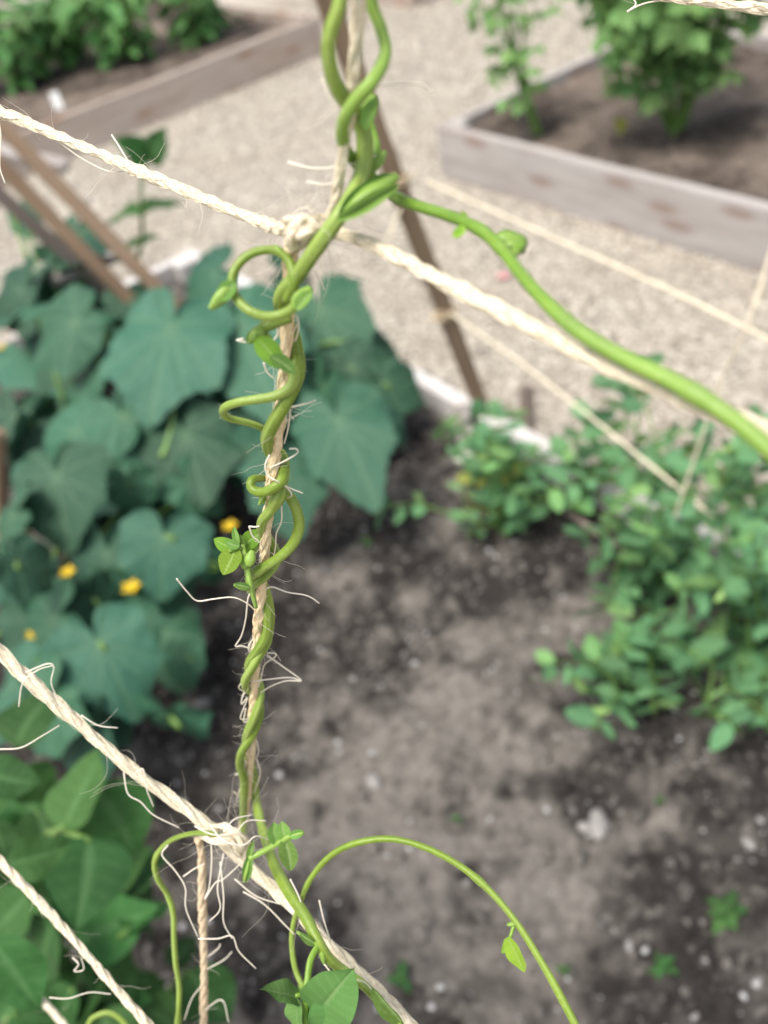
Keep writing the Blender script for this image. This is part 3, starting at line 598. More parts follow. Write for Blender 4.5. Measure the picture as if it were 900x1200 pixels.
for u, v, h, n_, lab in [(30, 104, .50, 9, 'pepper plant nearest the sloping laths in the bed of pinkish boards'), (85, 80, .42, 8, 'pepper plant second from the picture edge in the pinkish bed'), (158, 72, .45, 8, 'pepper plant third from the picture edge in the pinkish bed'), (236, 50, .45, 8, 'pepper plant nearest the corner post of the pinkish bed'), (-40, 120, .5, 8, 'pepper plant cut off at the top left edge of the picture'),
                         (120, 22, .45, 7, 'pepper plant behind the others in the pinkish bed')]:
    b_ = soil2(u, v); bush('pepper_plant', b_, b_ + np.array([.0, .05, h]), .24, n_, 13, PEPPER, .13, lab, 'pepper plant', PGR, pet=.06, low=.22)
bf = CF + NX * .45 - AX * .35; bf[2] = .145; bush('squash_plant', bf, bf + np.array([0, 0, .4]), .3, 6, 8, PEPPER, .16, 'dark low plant in the far bed at the top edge', 'plant', None, low=.15)

# white plant label in the pepper bed
pl0 = onz(70, 128, ZT - .05); pl1 = at(62, 108, depth_of(pl0) - .03); lb = root('plant_label', pl0, 'white plastic plant label stuck in the pepper bed', 'plant label')
dx = nrm(np.cross(pl1 - pl0, FW)); m = MB(); t_ = nrm(np.cross(dx, pl1 - pl0)) * .002; hw = .021; tip = pl0 - (pl1 - pl0) * .3
pr = [pl1 + dx * hw, pl1 - dx * hw, pl0 - dx * hw, tip, pl0 + dx * hw]
m.add([q + t_ for q in pr] + [q - t_ for q in pr], [(0, 1, 2, 3, 4), (9, 8, 7, 6, 5)] + [(i, i + 5, (i + 1) % 5 + 5, (i + 1) % 5) for i in range(5)]); part('tag', m, MT['plastic'], lb, False)

# ------------------------------------------------------------------ stakes, pole, laths
def bar(par, p0, p1, wx, wy, mat, name, side=None):
    p0 = np.asarray(p0); p1 = np.asarray(p1); x = p1 - p0; L = float(np.linalg.norm(x)); z = side if side is not None else NX
    return link(name, plank_mesh(L, wx, wy), mat, par, basis((p0 + p1) / 2, x, z, 1, pos_of(par)))
def plane_a(u, v, a):                                # pixel ray met with the upright plane at distance a along the bed
    r = ray(u, v); return CAM + r * ((a - CAM @ AX) / (r @ AX))
def plane_n(u, v, k):
    r = ray(u, v); return CAM + r * ((k - CAM @ NX) / (r @ NX))
pb = onz(568, 492, ZS - .02); pt = at(376, -25, 1.42)
print('POLE', pb, pt, 'len', np.linalg.norm(pt - pb), (pt - pb) @ AX, (pt - pb) @ NX)
pole = root('trellis_pole', pb, 'tall brown square pole of the bean trellis standing by the bed board', 'pole')
bar(pole, pb, pt + (pt - pb) * .12, .034, .026, MT['lath'], 'shaft', FW)
POLE = lambda v: pb + (pt - pb) * min(max((lambda q: q)(_solve(v)), 0), 1)
def _solve(v):
    lo, hi = 0.0, 1.0
    for _ in range(40):
        m_ = (lo + hi) / 2; q = pb + (pt - pb) * m_ - CAM; vv = 600 - F * (q @ UP) / (q @ FW)
        if vv > v: lo = m_
        else: hi = m_
    return lo
def wrap(v, label):
    q = POLE(v); ax = nrm(pt - pb); e1 = nrm(np.cross(ax, FW)); e2 = np.cross(ax, e1); r = root('twine_knot', q, label, 'twine knot', 'twine wraps on the trellis pole')
    for off in (-.004, .0035):
        t = np.linspace(0, 2 * math.pi, 40); sq = (np.abs(np.cos(t)) ** 6 + np.abs(np.sin(t)) ** 6) ** (-1 / 6)
        P = q + ax * off + (np.cos(t) * sq * .0205)[:, None] * e1 + (np.sin(t) * sq * .0175)[:, None] * e2 + ax * (np.sin(t) * .004)[:, None]
        s = MB(); s.tube(P, .0029, 7); part('loop', s, MT['tan'], r)
    s = MB(); k_ = q + e2 * .0 - FW * .018 + e1 * .012; s.tube(spline([k_ - e1 * .012, k_ + ax * .006, k_ + e1 * .01, k_ - ax * .006 + e1 * .004, k_ + e1 * .022], 6), .003, 7); part('knot', s, MT['tan'], r); return q
K1 = wrap(212, 'upper twine wrap on the brown pole, beside the raised bed corner')
K2 = wrap(367, 'lower twine wrap on the brown pole, above the bed board')
s0 = onz(528, 560, ZS - .06); s1 = at(486 + 38, 478, depth_of(s0) - .05)
s0 = soil_pt(548, 545) - [0, 0, .04]; s1 = onz(541, 474, .215)
st = root('wooden_stake', s0, 'short pale stake in the soil beside the foot of the pole', 'stake', 'short wooden stakes'); bar(st, s0, s1, .045, .02, MT['board_grey'], 'shaft', NX)
s0 = soil_pt(618, 520) - [0, 0, .04]; s1 = onz(616, 452, .245)
st = root('wooden_stake', s0, 'short dark stake standing in front of the bed board among the peas', 'stake', 'short wooden stakes'); bar(st, s0, s1, .028, .024, MT['lath_grey'], 'shaft', NX)
s0 = onz(2, 640, ZS - .03); s1 = at(-2, 505, depth_of(s0) - .18)
st = root('wooden_stake', s0, 'brown upright stake at the left edge among the cucumber leaves', 'stake', 'short wooden stakes'); bar(st, s0, s1, .03, .025, MT['lath'], 'shaft', NX)
# a fallen stick under the peas
s0 = onz(648, 592, ZS + .012); s1 = onz(722, 640, ZS + .012); st = root('fallen_stick', s0, 'thin grey stick lying on the soil under the pea plants', 'stick'); m = MB(); m.tube(spline([s0, s0 * .5 + s1 * .5 + [0, .004, .003], s1], 8), .006, 7); part('shaft', m, MT['lath_grey'], st)

lb0 = onz(212, 368, ZS + .05); lt0 = at(-40, 102, depth_of(lb0) - .45)
lr = root('lath_trellis', lb0, 'sloping trellis of parallel brown laths leaning over the cucumber leaves', 'trellis')
off = [((212, 368), (-40, 102), 0), ((150, 350), (-60, 128), .03), ((80, 300), (-70, 165), .08)]
for i, (b, t, dd) in enumerate(off):
    d0 = depth_of(lb0) + dd - .42; p0 = at(*b, d0); p1 = at(*t, d0 - .25)
    bar(lr, p0 - (p1 - p0) * (.35 if i == 0 else .4), p1, .034, .018, MT['lath_grey'] if i == 2 else MT['lath'], 'lath', nrm(np.cross(p1 - p0, FW)) * .35 + FW)
bar(lr, at(-30, 172, depth_of(lb0) - .46), at(80, 196, depth_of(lb0) - .46), .04, .022, MT['board_grey'], 'cross_lath', np.array([0, -.2, 1.]))
bar(lr, at(60, 330, depth_of(lb0) - .3), at(140, 300, depth_of(lb0) - .3), .03, .022, MT['board_grey'], 'cross_lath', np.array([0, -.2, 1.]))

# ------------------------------------------------------------------ twines
def strands(par, path, R, mat, pitch=13.0, nply=3, sides=7, ext=(0, 0)):
    P = spline(path, 10)
    if ext[0]: P = np.vstack([P[0] + nrm(P[0] - P[2]) * ext[0], P])
    if ext[1]: P = np.vstack([P, P[-1] + nrm(P[-1] - P[-3]) * ext[1]])
    P = resample(P, R * .45); t, U, V = frames(P); s = np.arange(len(P)) * R * .45
    wob = 1 + .10 * np.sin(s / R * .17 + rng.random() * 6) + .06 * np.sin(s / R * .41 + rng.random() * 6)
    fine = R * F / depth_of(P[len(P) // 2]) > 4.5
    for k in range(nply):
        a = s / (pitch * R) * 2 * math.pi + k * 2 * math.pi / nply + .4 * np.sin(s / R * .13 + k)
        Q = P + (np.cos(a) * R * .32 * wob)[:, None] * U + (np.sin(a) * R * .32 * wob)[:, None] * V
        m = MB(); m.tube(Q, R * (.56 if fine else .68) * wob * (1 + .05 * np.sin(s / R * 2.3 + k * 2)), sides)
        if fine:                                          # the strand's outer fibres
            nf_ = 11
            for g in range(nf_):
                b = -a * .35 + g * 2 * math.pi / nf_ + .5 * np.sin(s / R * .9 + g * 1.7); rad = R * .54 * (1 + .16 * np.sin(s / R * 1.1 + g * 2.6)) * wob
                m.tube(Q + (np.cos(b) * rad)[:, None] * U + (np.sin(b) * rad)[:, None] * V, R * rng.uniform(.07, .13), 4)
        part('strand', m, mat, par)
    return P, U, V
def fuzz(par, P, U, V, R, count, lmin, lmax, r0, out=1.0, name='fibres'):
    m = MB(); n_ = len(P)
    for _ in range(count):
        i = rng.integers(1, n_ - 1); a = rng.uniform(0, 6.28); o = math.cos(a) * U[i] + math.sin(a) * V[i]; tg = nrm(P[i + 1 if i + 1 < n_ else i] - P[i - 1]) * rng.choice([-1, 1])
        L = rng.uniform(lmin, lmax); d = nrm(tg + o * rng.uniform(.15, .9) * out); q = P[i] + o * R * .85; pts = [q]
        curl = rng.normal(0, .55, 3)
        for k in range(5): d = nrm(d + curl * .5 + rng.normal(0, .22, 3)); pts.append(pts[-1] + d * L / 5)
        m.tube(spline(pts, 3), np.linspace(r0, r0 * .5, 16) * .75, 3, cap=False)
    o_ = part(name, m, MT['fibre'], par); o_['kind'] = 'stuff'; return o_
def strays(par, paths, r0=.00022):
    for pts in paths:
        m = MB(); Q = spline([at(u, v, d) for u, v, d in pts], 10); m.tube(Q, np.linspace(r0 * 1.15, r0 * .75, len(Q)), 6); part('loose_fibre', m, MT['fibre'], par)
GT = 'sisal twines of the trellis net'
def twine(name, pts, R, label, mat=None, nf=0, fl=(.004, .013), fr=.00010, stray=(), pitch=13.0, out=.6, ext=(0, 0)):
    path = [at(*p) for p in pts]; mid = path[0]           # ext: metres the twine runs on beyond the picture
    r = root('twine', mid, label, 'twine', GT); P, U, V = strands(r, path, R, MT[mat or 'twine'], pitch, ext=ext)
    if nf: fuzz(r, P, U, V, R, int(nf * .45), fl[0], fl[1], fr, out)
    strays(r, stray); return r, P, U, V
def q3(u, v, o=0.0): return (u, v, dv(v) + o)
RT_ = .0016
vt = [q3(422, -30), q3(413, 90), q3(404, 170), q3(392, 250), q3(345, 262), q3(339, 300), q3(335, 400), q3(326, 500), q3(314, 610), q3(307, 680), q3(300, 750), q3(296, 820), q3(294, 880), q3(291, 930), q3(284, 975), q3(276, 1000, .004)]
vt = [q3(424, -30), q3(413, 100), q3(400, 190), q3(388, 262, .002)]
twine('twine', vt, RT_ * .82, 'pale upright twine above the knot, inside the green vine coils', nf=120, ext=(.45, 0))
r_v, Pv, Uv, Vv = twine('twine', [q3(350, 268, .001), q3(341, 295), q3(337, 380), q3(330, 470), q3(319, 560), q3(309, 660), q3(302, 740), q3(297, 820), q3(294, 880), q3(289, 940), q3(281, 985), q3(272, 1003, .003)], RT_,
    'sharp pale upright twine with the thin vine wound around it', mat='straw', nf=380, fl=(.003, .012), fr=.00008, stray=[
    [q3(207, 678), q3(219, 693), q3(231, 704), q3(250, 702), q3(272, 700), q3(288, 706), q3(301, 717)],
    [q3(311, 690, -.001), q3(320, 688, -.002), q3(337, 694), q3(356, 697), q3(366, 701), q3(374, 707)],
    [q3(299, 688, -.003), q3(291, 700, -.004), q3(288, 725, -.004), q3(283, 745), q3(276, 757), q3(284, 757), q3(296, 761)],
    [q3(313, 765), q3(323, 766), q3(321, 771), q3(310, 779), q3(306, 795), q3(303, 805)], [q3(313, 768), q3(330, 780), q3(353, 797), q3(340, 794), q3(315, 796, -.003), q3(300, 798, -.004), q3(285, 799, -.003), q3(280, 806), q3(287, 811)], [q3(353, 798), q3(335, 798), q3(318, 804), q3(305, 812)],
    [q3(339, 526), q3(347, 526), q3(349, 530), q3(343, 535, -.004), q3(328, 543, -.005), q3(316, 548, -.005)], [q3(316, 533, -.004), q3(311, 545, -.005), q3(314, 557, -.006), q3(325, 564, -.007), q3(340, 572, -.005), q3(355, 578, -.004)], [q3(325, 564, -.006), q3(336, 571, -.005), q3(342, 580, -.004), q3(337, 584)],
    [q3(337, 478), q3(351, 475), q3(362, 472), q3(370, 469)], [q3(340, 480), q3(338, 500), q3(333, 520)], [q3(334, 480), q3(333, 500), q3(326, 520), q3(322, 545)],
    [q3(292, 617, -.003), q3(296, 628, -.003), q3(303, 634, -.003), q3(309, 642, -.002)], [q3(292, 617, -.003), q3(302, 617, -.004), q3(313, 611, -.003)], [q3(330, 592), q3(330, 610), q3(324, 625), q3(323, 640), q3(320, 655)], [q3(305, 650, -.004), q3(304, 660, -.005), q3(300, 668, -.004)],
    [q3(297, 806), q3(286, 812), q3(283, 825), q3(290, 818), q3(284, 834), q3(282, 842), q3(290, 842), q3(296, 830)], [q3(288, 830), q3(286, 846), q3(295, 840), q3(298, 825)], [q3(294, 752), q3(292, 762), q3(297, 766), q3(293, 772), q3(298, 778)], [q3(297, 748), q3(291, 758), q3(294, 768)],
    [q3(301, 868), q3(303, 880), q3(300, 890)], [q3(301, 890), q3(305, 905), q3(301, 920), q3(297, 930)], [q3(292, 905, -.002), q3(281, 925), q3(277, 940)], [q3(274, 928), q3(283, 935)], [q3(276, 908), q3(283, 905), q3(289, 905)],
    [q3(285, 397, -.004), q3(278, 399, -.003), q3(295, 402, -.005)], [q3(348, 370), q3(350, 385), q3(346, 400)], [q3(322, 380), q3(326, 390), q3(321, 400), q3(326, 410)], [q3(309, 425), q3(313, 436), q3(320, 443)],
])
DK = dv(270)
r1, P1, U1, V1 = twine('twine', [(-30, 118, .262), (60, 156, .25), (180, 208, .234), (300, 258, .214), (345, 270, DK), (415, 278, .186), (520, 330, .172), (640, 393, .160), (700, 423, .155), (760, 451, .150), (815, 475, .146), (862, 492, .142), (930, 517, .137)], RT_,
    'long pale twine slanting across the upper picture, knotted to the upright twine', ext=(.6, .35), nf=520, fl=(.003, .012), fr=.00007, stray=[
    [(65, 163, .25), (95, 185, .248), (125, 200, .245), (145, 201, .242)], [(131, 158, .244), (140, 172, .243), (150, 188, .24), (158, 195, .24)], [(338, 190, .19), (365, 197, .187), (395, 196, .184), (420, 190, .183), (440, 182, .183)], [(360, 213, .19), (378, 216, .188), (395, 214, .186)],
    [(337, 262, .193), (345, 250, .19), (358, 243, .19), (368, 250, .19)], [(330, 262, .195), (345, 258, .19), (365, 262, .188), (385, 255, .187), (393, 245, .187)], [(322, 266, .196), (340, 256, .192), (352, 256, .19), (372, 258, .188), (390, 250, .187)],
    [(440, 100, .172), (470, 98, .172), (495, 100, .172), (508, 109, .172)], [(378, 92, .17), (384, 110, .171), (393, 124, .172)], [(-3, 131, .258), (1, 160, .258), (0, 195, .26), (6, 215, .26)], [(368, 318, .2), (376, 330, .2), (380, 340, .2)], [(348, 380, .205), (342, 395, .207), (340, 420, .21), (338, 432, .212)]])
twine('twine', [(-40, 728, .292), (60, 820, .297), (160, 906, .303), (230, 958, .307), (300, 1022, .309), (370, 1090, .30), (440, 1160, .295), (510, 1232, .29)], .0023,
    'thick pale doubled twine slanting across the bottom, tan twine hanging from it', ext=(.5, .35), nf=330, fl=(.005, .020), fr=.00008, pitch=15, stray=[
    [(22, 828, .295), (27, 800, .29), (45, 785, .288), (62, 780, .288)], [(0, 878, .29), (25, 876, .29), (50, 862, .292), (70, 850, .295)], [(95, 838, .297), (115, 850, .297), (138, 853, .297)], [(30, 788, .292), (55, 778, .29), (63, 782, .29), (60, 800, .29), (68, 820, .292)], [(145, 905, .3), (150, 930, .3), (165, 940, .3), (180, 955, .3), (210, 970, .3)], [(160, 905, .3), (168, 902, .298), (172, 925, .3), (180, 945, .302)],
    [(197, 990, .30), (190, 1002, .30), (205, 1020, .30), (217, 1040, .30), (218, 1065, .30), (232, 1098, .30)], [(232, 1100, .30), (255, 1100, .30), (272, 1097, .30), (280, 1115, .30), (300, 1135, .30)], [(240, 1054, .30), (252, 1035, .30), (262, 1030, .30), (282, 1012, .30)], [(247, 980, .3), (248, 1010, .3), (245, 1040, .3), (240, 1052, .3)], [(262, 1000, .3), (255, 1040, .3), (258, 1065, .3), (245, 1080, .3)], [(258, 1010, .3), (262, 1050, .3), (262, 1080, .3), (272, 1100, .3)],
    [(215, 1027, .3), (228, 1018, .3), (240, 1012, .3)], [(340, 1030, .29), (350, 1050, .29), (360, 1075, .29), (382, 1100, .29)], [(374, 1055, .29), (380, 1080, .29), (388, 1105, .29)], [(275, 1030, .3), (300, 1050, .3), (330, 1060, .3)], [(285, 1045, .3), (310, 1060, .3), (335, 1085, .3), (345, 1095, .3)],
    [(228, 968, .295), (250, 978, .293), (275, 975, .293), (290, 962, .295), (312, 962, .297)], [(245, 965, .296), (262, 985, .29), (285, 990, .29), (300, 980, .29), (318, 985, .295)], [(262, 975, .29), (275, 960, .292), (295, 955, .295)], [(380, 1130, .28), (395, 1145, .28), (425, 1150, .28), (440, 1165, .28)]])
twine('twine', [(240, 976, .303), (232, 984, .302), (236, 1000, .306), (237, 1060, .318), (239, 1130, .334), (238, 1220, .355)], .0015, 'fuzzy tan twine hanging straight down from the thick doubled twine', ext=(0, .3), mat='tan', nf=320, fl=(.003, .009), fr=.00007, stray=[[(238, 1125, .332), (255, 1112, .330), (258, 1106, .330)], [(238, 1138, .335), (262, 1125, .333), (272, 1115, .333)], [(216, 1195, .338), (225, 1170, .338), (239, 1152, .338)], [(239, 1184, .345), (260, 1172, .342), (268, 1198, .342)]])
twine('twine', [(-40, 968, .33), (60, 1072, .325), (120, 1140, .322), (200, 1232, .318)], .0016, 'pale twine crossing the bottom left corner below the thick doubled twine', ext=(.5, .3), nf=260, fl=(.004, .016), fr=.00008, stray=[[(58, 1169, .32), (80, 1170, .32), (105, 1163, .32), (130, 1165, .32)], [(85, 1122, .322), (92, 1130, .32), (87, 1138, .32), (98, 1136, .32), (95, 1122, .32)]])
twine('twine', [(20, 1140, .475), (60, 1184, .47), (110, 1240, .465)], .0017, 'short thin twine in the bottom left corner emerging behind a bean leaf', nf=60, ext=(0, .3))
twine('twine', [(690, -32, .245), (760, -8, .24), (830, 2, .235), (940, 16, .228)], .0014, 'twine just entering at the top right corner', ext=(.45, .4), nf=130, fl=(.004, .013), fr=.00008, stray=[[(735, 14, .24), (745, 5, .24), (740, -4, .24)], [(738, 12, .24), (750, 6, .24), (765, 2, .24), (790, 0, .24)]])
# the background net tied to the pole
dK1, dK2 = depth_of(K1), depth_of(K2)
twine('twine', [(500, 212, dK1 - .02), (640, 275, dK1 - .25), (780, 338, dK1 - .45), (930, 412, dK1 - .62)], .0027, 'background twine running right from the upper wrap on the pole', nf=60, ext=(0, .7))
twine('twine', [(528, 367, dK2 - .02), (610, 425, dK2 - .22), (700, 495, dK2 - .40), (790, 568, dK2 - .52)], .0027, 'background twine slanting from the lower wrap on the pole to the peas', nf=50, ext=(0, .08))
twine('twine', [(570, 474, depth_of(pb) - .06), (650, 550, depth_of(pb) - .18), (745, 618, depth_of(pb) - .28)], .0028, 'background twine slanting from the foot of the pole into the peas', nf=30, ext=(0, .12))
twine('twine', [(905, 290, 1.02), (875, 383, 1.05), (846, 445, 1.12), (820, 520, 1.2)], .0020, 'thin upright background twine crossing near the right-hand edge', nf=30, ext=(.4, .15))
twine('twine', [(487, 200, dK1 + .02), (462, 262, dK1 + .03), (452, 292, dK1 + .05)], .003, 'loose tail of twine hanging by the upper wrap on the pole', nf=20)
# knot where the slanting and the upright twine cross
kb = at(352, 272, DK - .002); kr = root('twine_knot', kb, 'frayed knot where the slanting twine meets the upright twine', 'twine knot')
for pts in ([(330, 266, .003), (345, 258, -.003), (362, 262, -.005), (372, 272, -.003), (362, 284, .002)], [(345, 292, -.001), (340, 276, -.005), (350, 264, -.006), (366, 258, -.003), (384, 258, .001)], [(338, 284, .003), (352, 274, -.006), (372, 268, -.005), (392, 270, .0)], [(350, 290, .003), (360, 276, -.004), (378, 266, -.004), (392, 258, .002)]):
    strands(kr, [at(u, v, DK + o) for u, v, o in pts], .0013, MT['twine'], nply=2)
kp = np.array([at(340 + 50 * t, 268, DK) for t in np.linspace(0, 1, 30)]); fuzz(kr, kp, frames(kp)[1], frames(kp)[2], .003, 40, .008, .02, .00007, 1.4)
kb = at(270, 990, .30); kr = root('twine_knot', kb, 'frayed knot on the thick doubled twine at the foot of the vine', 'twine knot')
for pts in ([(248, 972, .003), (262, 968, -.004), (282, 985, -.006), (286, 1004, .0)], [(256, 985, .004), (272, 974, -.005), (288, 985, -.004), (290, 1000, .003)], [(236, 975, .0), (250, 985, -.006), (268, 985, -.007), (282, 1000, -.002)]):
    strands(kr, [at(u, v, .302 + o) for u, v, o in pts], .0016, MT['twine'], nply=2)
kp = np.array([at(235 + 60 * t, 965 + 45 * t, .302) for t in np.linspace(0, 1, 30)]); fuzz(kr, kp, frames(kp)[1], frames(kp)[2], .003, 34, .01, .025, .00007, 1.6)

# ------------------------------------------------------------------ bean vines
def stem(par, pts, r, mat='vine', name='stem', sides=14, ridge=.035, tone=None):
    """pts: (u, v, depth); r: radius or list"""
    Q = resample(spline([at(*p) for p in pts], 12), .0009); n_ = len(Q)
    rr = np.interp(np.linspace(0, 1, n_), np.linspace(0, 1, len(r)), r) if np.ndim(r) else np.full(n_, r)
    ss = np.linspace(0, 1, n_); rr = .8 * rr * (1 + .05 * np.sin(ss * n_ * .07 + 2) + .03 * np.sin(ss * n_ * .12) + .02 * np.sin(ss * n_ * .31 + 1))
    for c_ in rng.random(max(0, int(n_ * .0009 / .045))): rr = rr * (1 + .22 * np.exp(-((ss - c_) * n_ * .0009 / .0022) ** 2))
    m = MB(); m.tube(Q, rr, sides, ridge * 1.5, 5, attr=0); m.at[-1] = np.clip((.25 + .22 * np.sin(ss * n_ * .05 + rng.random() * 6))[:, None] + (rng.random(sides) * .9 - .4)[None, :], 0, 1).ravel()
    o = part(name, m, MT[mat], par, True, 'tone')
    if n_ > 40:                                              # fine pale hairs on the skin
        t_, U_, V_ = frames(Q); h = MB()
        for _ in range(int(n_ * 1.6)):
            i = rng.integers(0, n_); a = rng.uniform(0, 6.28); d = math.cos(a) * U_[i] + math.sin(a) * V_[i]; L = rng.uniform(.0005, .0013); q = Q[i] + d * rr[i] * .95
            e = nrm(d + t_[i] * rng.normal(0, .5)); x = nrm(np.cross(e, t_[i])) * .00003
            h.add([q + x, q - x, q + e * L + t_[i] * .0002], [(0, 1, 2)])
        k = part('hairs', h, MT['hair'], par, False); k['kind'] = 'stuff'
    return o
def sleaf(par, meshes, b, t, d, dt=None, up=None, wide=1.0, name='leaf', k=None):
    B = at(*b, d); T = at(*t, dt if dt else d); x = T - B
    z = up if up is not None else -FW + np.array([0, 0, .3])
    return leaf(par, meshes[rng.integers(len(meshes)) if k is None else k], B, x, z, float(np.linalg.norm(x)), name, wide)
def bud(par, b, t, d, r, mat='vine_bright', name='bud', bend=0):
    B, T = at(*b, d), at(*t, d); t_ = np.linspace(0, 1, 14); mid = (B + T) / 2 + RT * bend
    P = spline([B, mid, T], 7)[:14]; P = resample(spline([B, mid, T], 8), np.linalg.norm(T - B) / 13.2); n_ = len(P); t_ = np.linspace(0, 1, n_)
    m = MB(); m.tube(P, .72 * r * (.35 + .65 * np.sin(np.pi * np.clip(t_ ** .8, 0, .97))), 10, .10, 3, attr=.5); return part(name, m, MT[mat], par, True, 'tone')
R0 = .0021
# A: the twining vine
vA = root('bean_vine', at(290, 960, dv(960)), 'thin bean vine twining up the upright twine, with a ring-shaped curl', 'bean vine', 'bean vines on the twine net')
stem(vA, [q3(432, -330, .004), q3(440, -200, .002), q3(412, -100, -.003), q3(404, -40, -.002), q3(398, 5, -.004), q3(388, 35, -.005), q3(385, 60, -.005), q3(391, 92, -.004), q3(404, 116, .0), q3(420, 138, .005), q3(428, 165, .005), q3(424, 205, .002), q3(411, 232, -.003), q3(395, 257, -.007), q3(367, 296, -.008), q3(347, 325, -.006), q3(333, 340, -.004), q3(328, 354, -.002), q3(333, 368, .003),
          q3(343, 388, .004), q3(348, 410, .002), q3(348, 432, -.001), q3(345, 452, -.003), q3(334, 473, -.005), q3(320, 497, -.005), q3(313, 515, -.003), q3(317, 530, .002), q3(327, 530, .005), q3(333, 540, .003), q3(333, 558, .0), q3(328, 577, -.004), q3(318, 597, -.005), q3(308, 610, -.003), q3(307, 622, .001), q3(316, 634, .005), q3(322, 645, .004),
          q3(322, 660, .0), q3(312, 674, -.0045), q3(298, 684, -.003), q3(294, 690, .002), q3(302, 698, .005), q3(311, 706, .002), q3(314, 724, -.001), q3(312, 744, -.003), q3(302, 762, -.0045), q3(292, 776, -.003), q3(292, 786, .002), q3(300, 795, .005), q3(305, 806, .003), q3(304, 822, -.001), q3(297, 842, -.004), q3(289, 862, -.003), q3(290, 880, .002), q3(297, 905, .006), q3(300, 930, .006), q3(303, 955, .004)],
     [.0014, .0015, .0020, .0020, .00185, .00175, .0017, .0017, .0017, .0017, .0017])
stem(vA, [q3(322, 560, .003), q3(333, 574, .004), q3(343, 588, .0), q3(350, 606, -.001), q3(350, 622, -.002), q3(342, 639, -.004), q3(325, 655, -.006), q3(305, 667, -.006), q3(294, 676, -.003), q3(294, 684, .001), q3(302, 684, .004), q3(310, 690, .004), q3(316, 715, .002), q3(315, 738, .0), q3(309, 757, -.003), q3(298, 778, -.006), q3(288, 796, -.004), q3(289, 806, .0), q3(298, 812, .005), q3(304, 826, .003), q3(304, 842, .0), q3(296, 862, -.004), q3(284, 880, -.005), q3(281, 895, -.004), q3(286, 915, -.003), q3(285, 945, -.003), q3(286, 985, -.008), q3(291, 1008, -.02), q3(288, 1030, -.028)],
     [.0017, .0018, .0018, .0017, .0017, .0017, .0017, .0014])
# ring
dR = dv(330) - .007
stem(vA, [(337, 352, dR + .004), (345, 332, dR), (340, 308, dR), (326, 295, dR), (308, 293, dR), (288, 301, dR), (274, 318, dR), (272, 336, dR), (279, 352, dR - .001), (294, 365, dR - .002), (315, 371, dR - .002), (336, 366, dR - .002), (350, 354, dR - .001), (357, 345, dR)], [.0015, .0012, .0011, .0011, .0012, .0013, .0013, .0014, .0012], 'vine')
bud(vA, (344, 362), (364, 337), dR - .002, .0024); bud(vA, (272, 333), (246, 362), dR - .001, .0021); bud(vA, (332, 298), (318, 288), dR, .0013)
sleaf(vA, BUD, (275, 332), (252, 352), dR - .002, k=0); sleaf(vA, BUD, (348, 362), (366, 340), dR - .004, k=1, wide=.8); sleaf(vA, BUD, (262, 344), (247, 364), dR, k=1, wide=.7)
d2 = dv(385) - .006
stem(vA, [(340, 370, d2), (322, 377, d2), (306, 386, d2), (297, 396, d2)], [.0017, .0017, .0015, .0012])
bud(vA, (308, 384), (290, 401), d2 - .001, .0022); bud(vA, (301, 402), (322, 424), d2 - .001, .0022); bud(vA, (318, 396), (303, 396), d2 + .001, .0018)
sleaf(vA, YOUNG, (302, 398), (332, 432), d2 - .003, wide=.7, k=0); sleaf(vA, BUD, (318, 418), (346, 438), d2 - .003, wide=.7, k=0); sleaf(vA, BUD, (300, 388), (288, 402), d2 - .002, wide=.8, k=1)
# side loops
d3 = dv(470)
stem(vA, [q3(344, 428, -.002), q3(346, 440, -.003), q3(339, 455, -.005), q3(322, 464, -.006), q3(300, 468, -.006), q3(281, 471, -.006), q3(266, 476, -.005), q3(261, 483, -.003), q3(268, 490, -.001), q3(285, 494, .0), q3(302, 499, .001), q3(316, 507, .003)], [.0013, .0014, .0013, .0012, .0012, .0012, .0011, .001])
stem(vA, [q3(334, 548, .0), q3(330, 563, -.005), q3(318, 573, -.007), q3(304, 577, -.006), q3(294, 571, -.004), q3(296, 562, -.002), q3(310, 560, .003)], [.0016, .0016, .0015, .0013, .0011])
bud(vA, (311, 580), (303, 592), dv(590) - .003, .0009); sleaf(vA, YOUNG, (310, 582), (303, 590), dv(590) - .003)
# sprout of young leaves
d4 = dv(650) - .004
sp = [(300, 712, d4 + .004), (297, 700, d4 + .002), (293, 684, d4), (290, 668, d4), (287, 650, d4), (284, 638, d4)]
stem(vA, sp, [.0006, .0008, .001, .0011, .0010, .0007], 'vine_bright')
sleaf(vA, YOUNG, (276, 644), (260, 673), d4 - .001, d4 - .003, up=-FW + RT * -.4 + UP * .5, wide=1.15, k=0)
sleaf(vA, YOUNG, (276, 643), (250, 631), d4 + .001, d4 + .001, wide=.75, k=1); sleaf(vA, BUD, (280, 640), (264, 634), d4 - .002, wide=1.0, k=0); sleaf(vA, BUD, (279, 638), (274, 617), d4, wide=.55, k=1)
sleaf(vA, BUD, (286, 638), (281, 626), d4 + .001, wide=.6, k=0); sleaf(vA, YOUNG, (285, 640), (309, 622), d4 + .003, wide=.85, k=0); sleaf(vA, YOUNG, (289, 640), (304, 646), d4 + .003, d4 + .006, wide=1.1, k=1)
bud(vA, (291, 664), (296, 645), d4 - .002, .0021); bud(vA, (287, 667), (286, 652), d4 - .001, .0016); bud(vA, (292, 690), (274, 685), d4, .0013); sleaf(vA, BUD, (292, 688), (274, 684), d4 - .001, wide=.6, k=1)
stem(vA, [(284, 643, d4 - .0005), (276, 644, d4 - .001), (268, 646, d4 - .0015)], .0006, 'vine_bright', 'leaf_stalk'); 
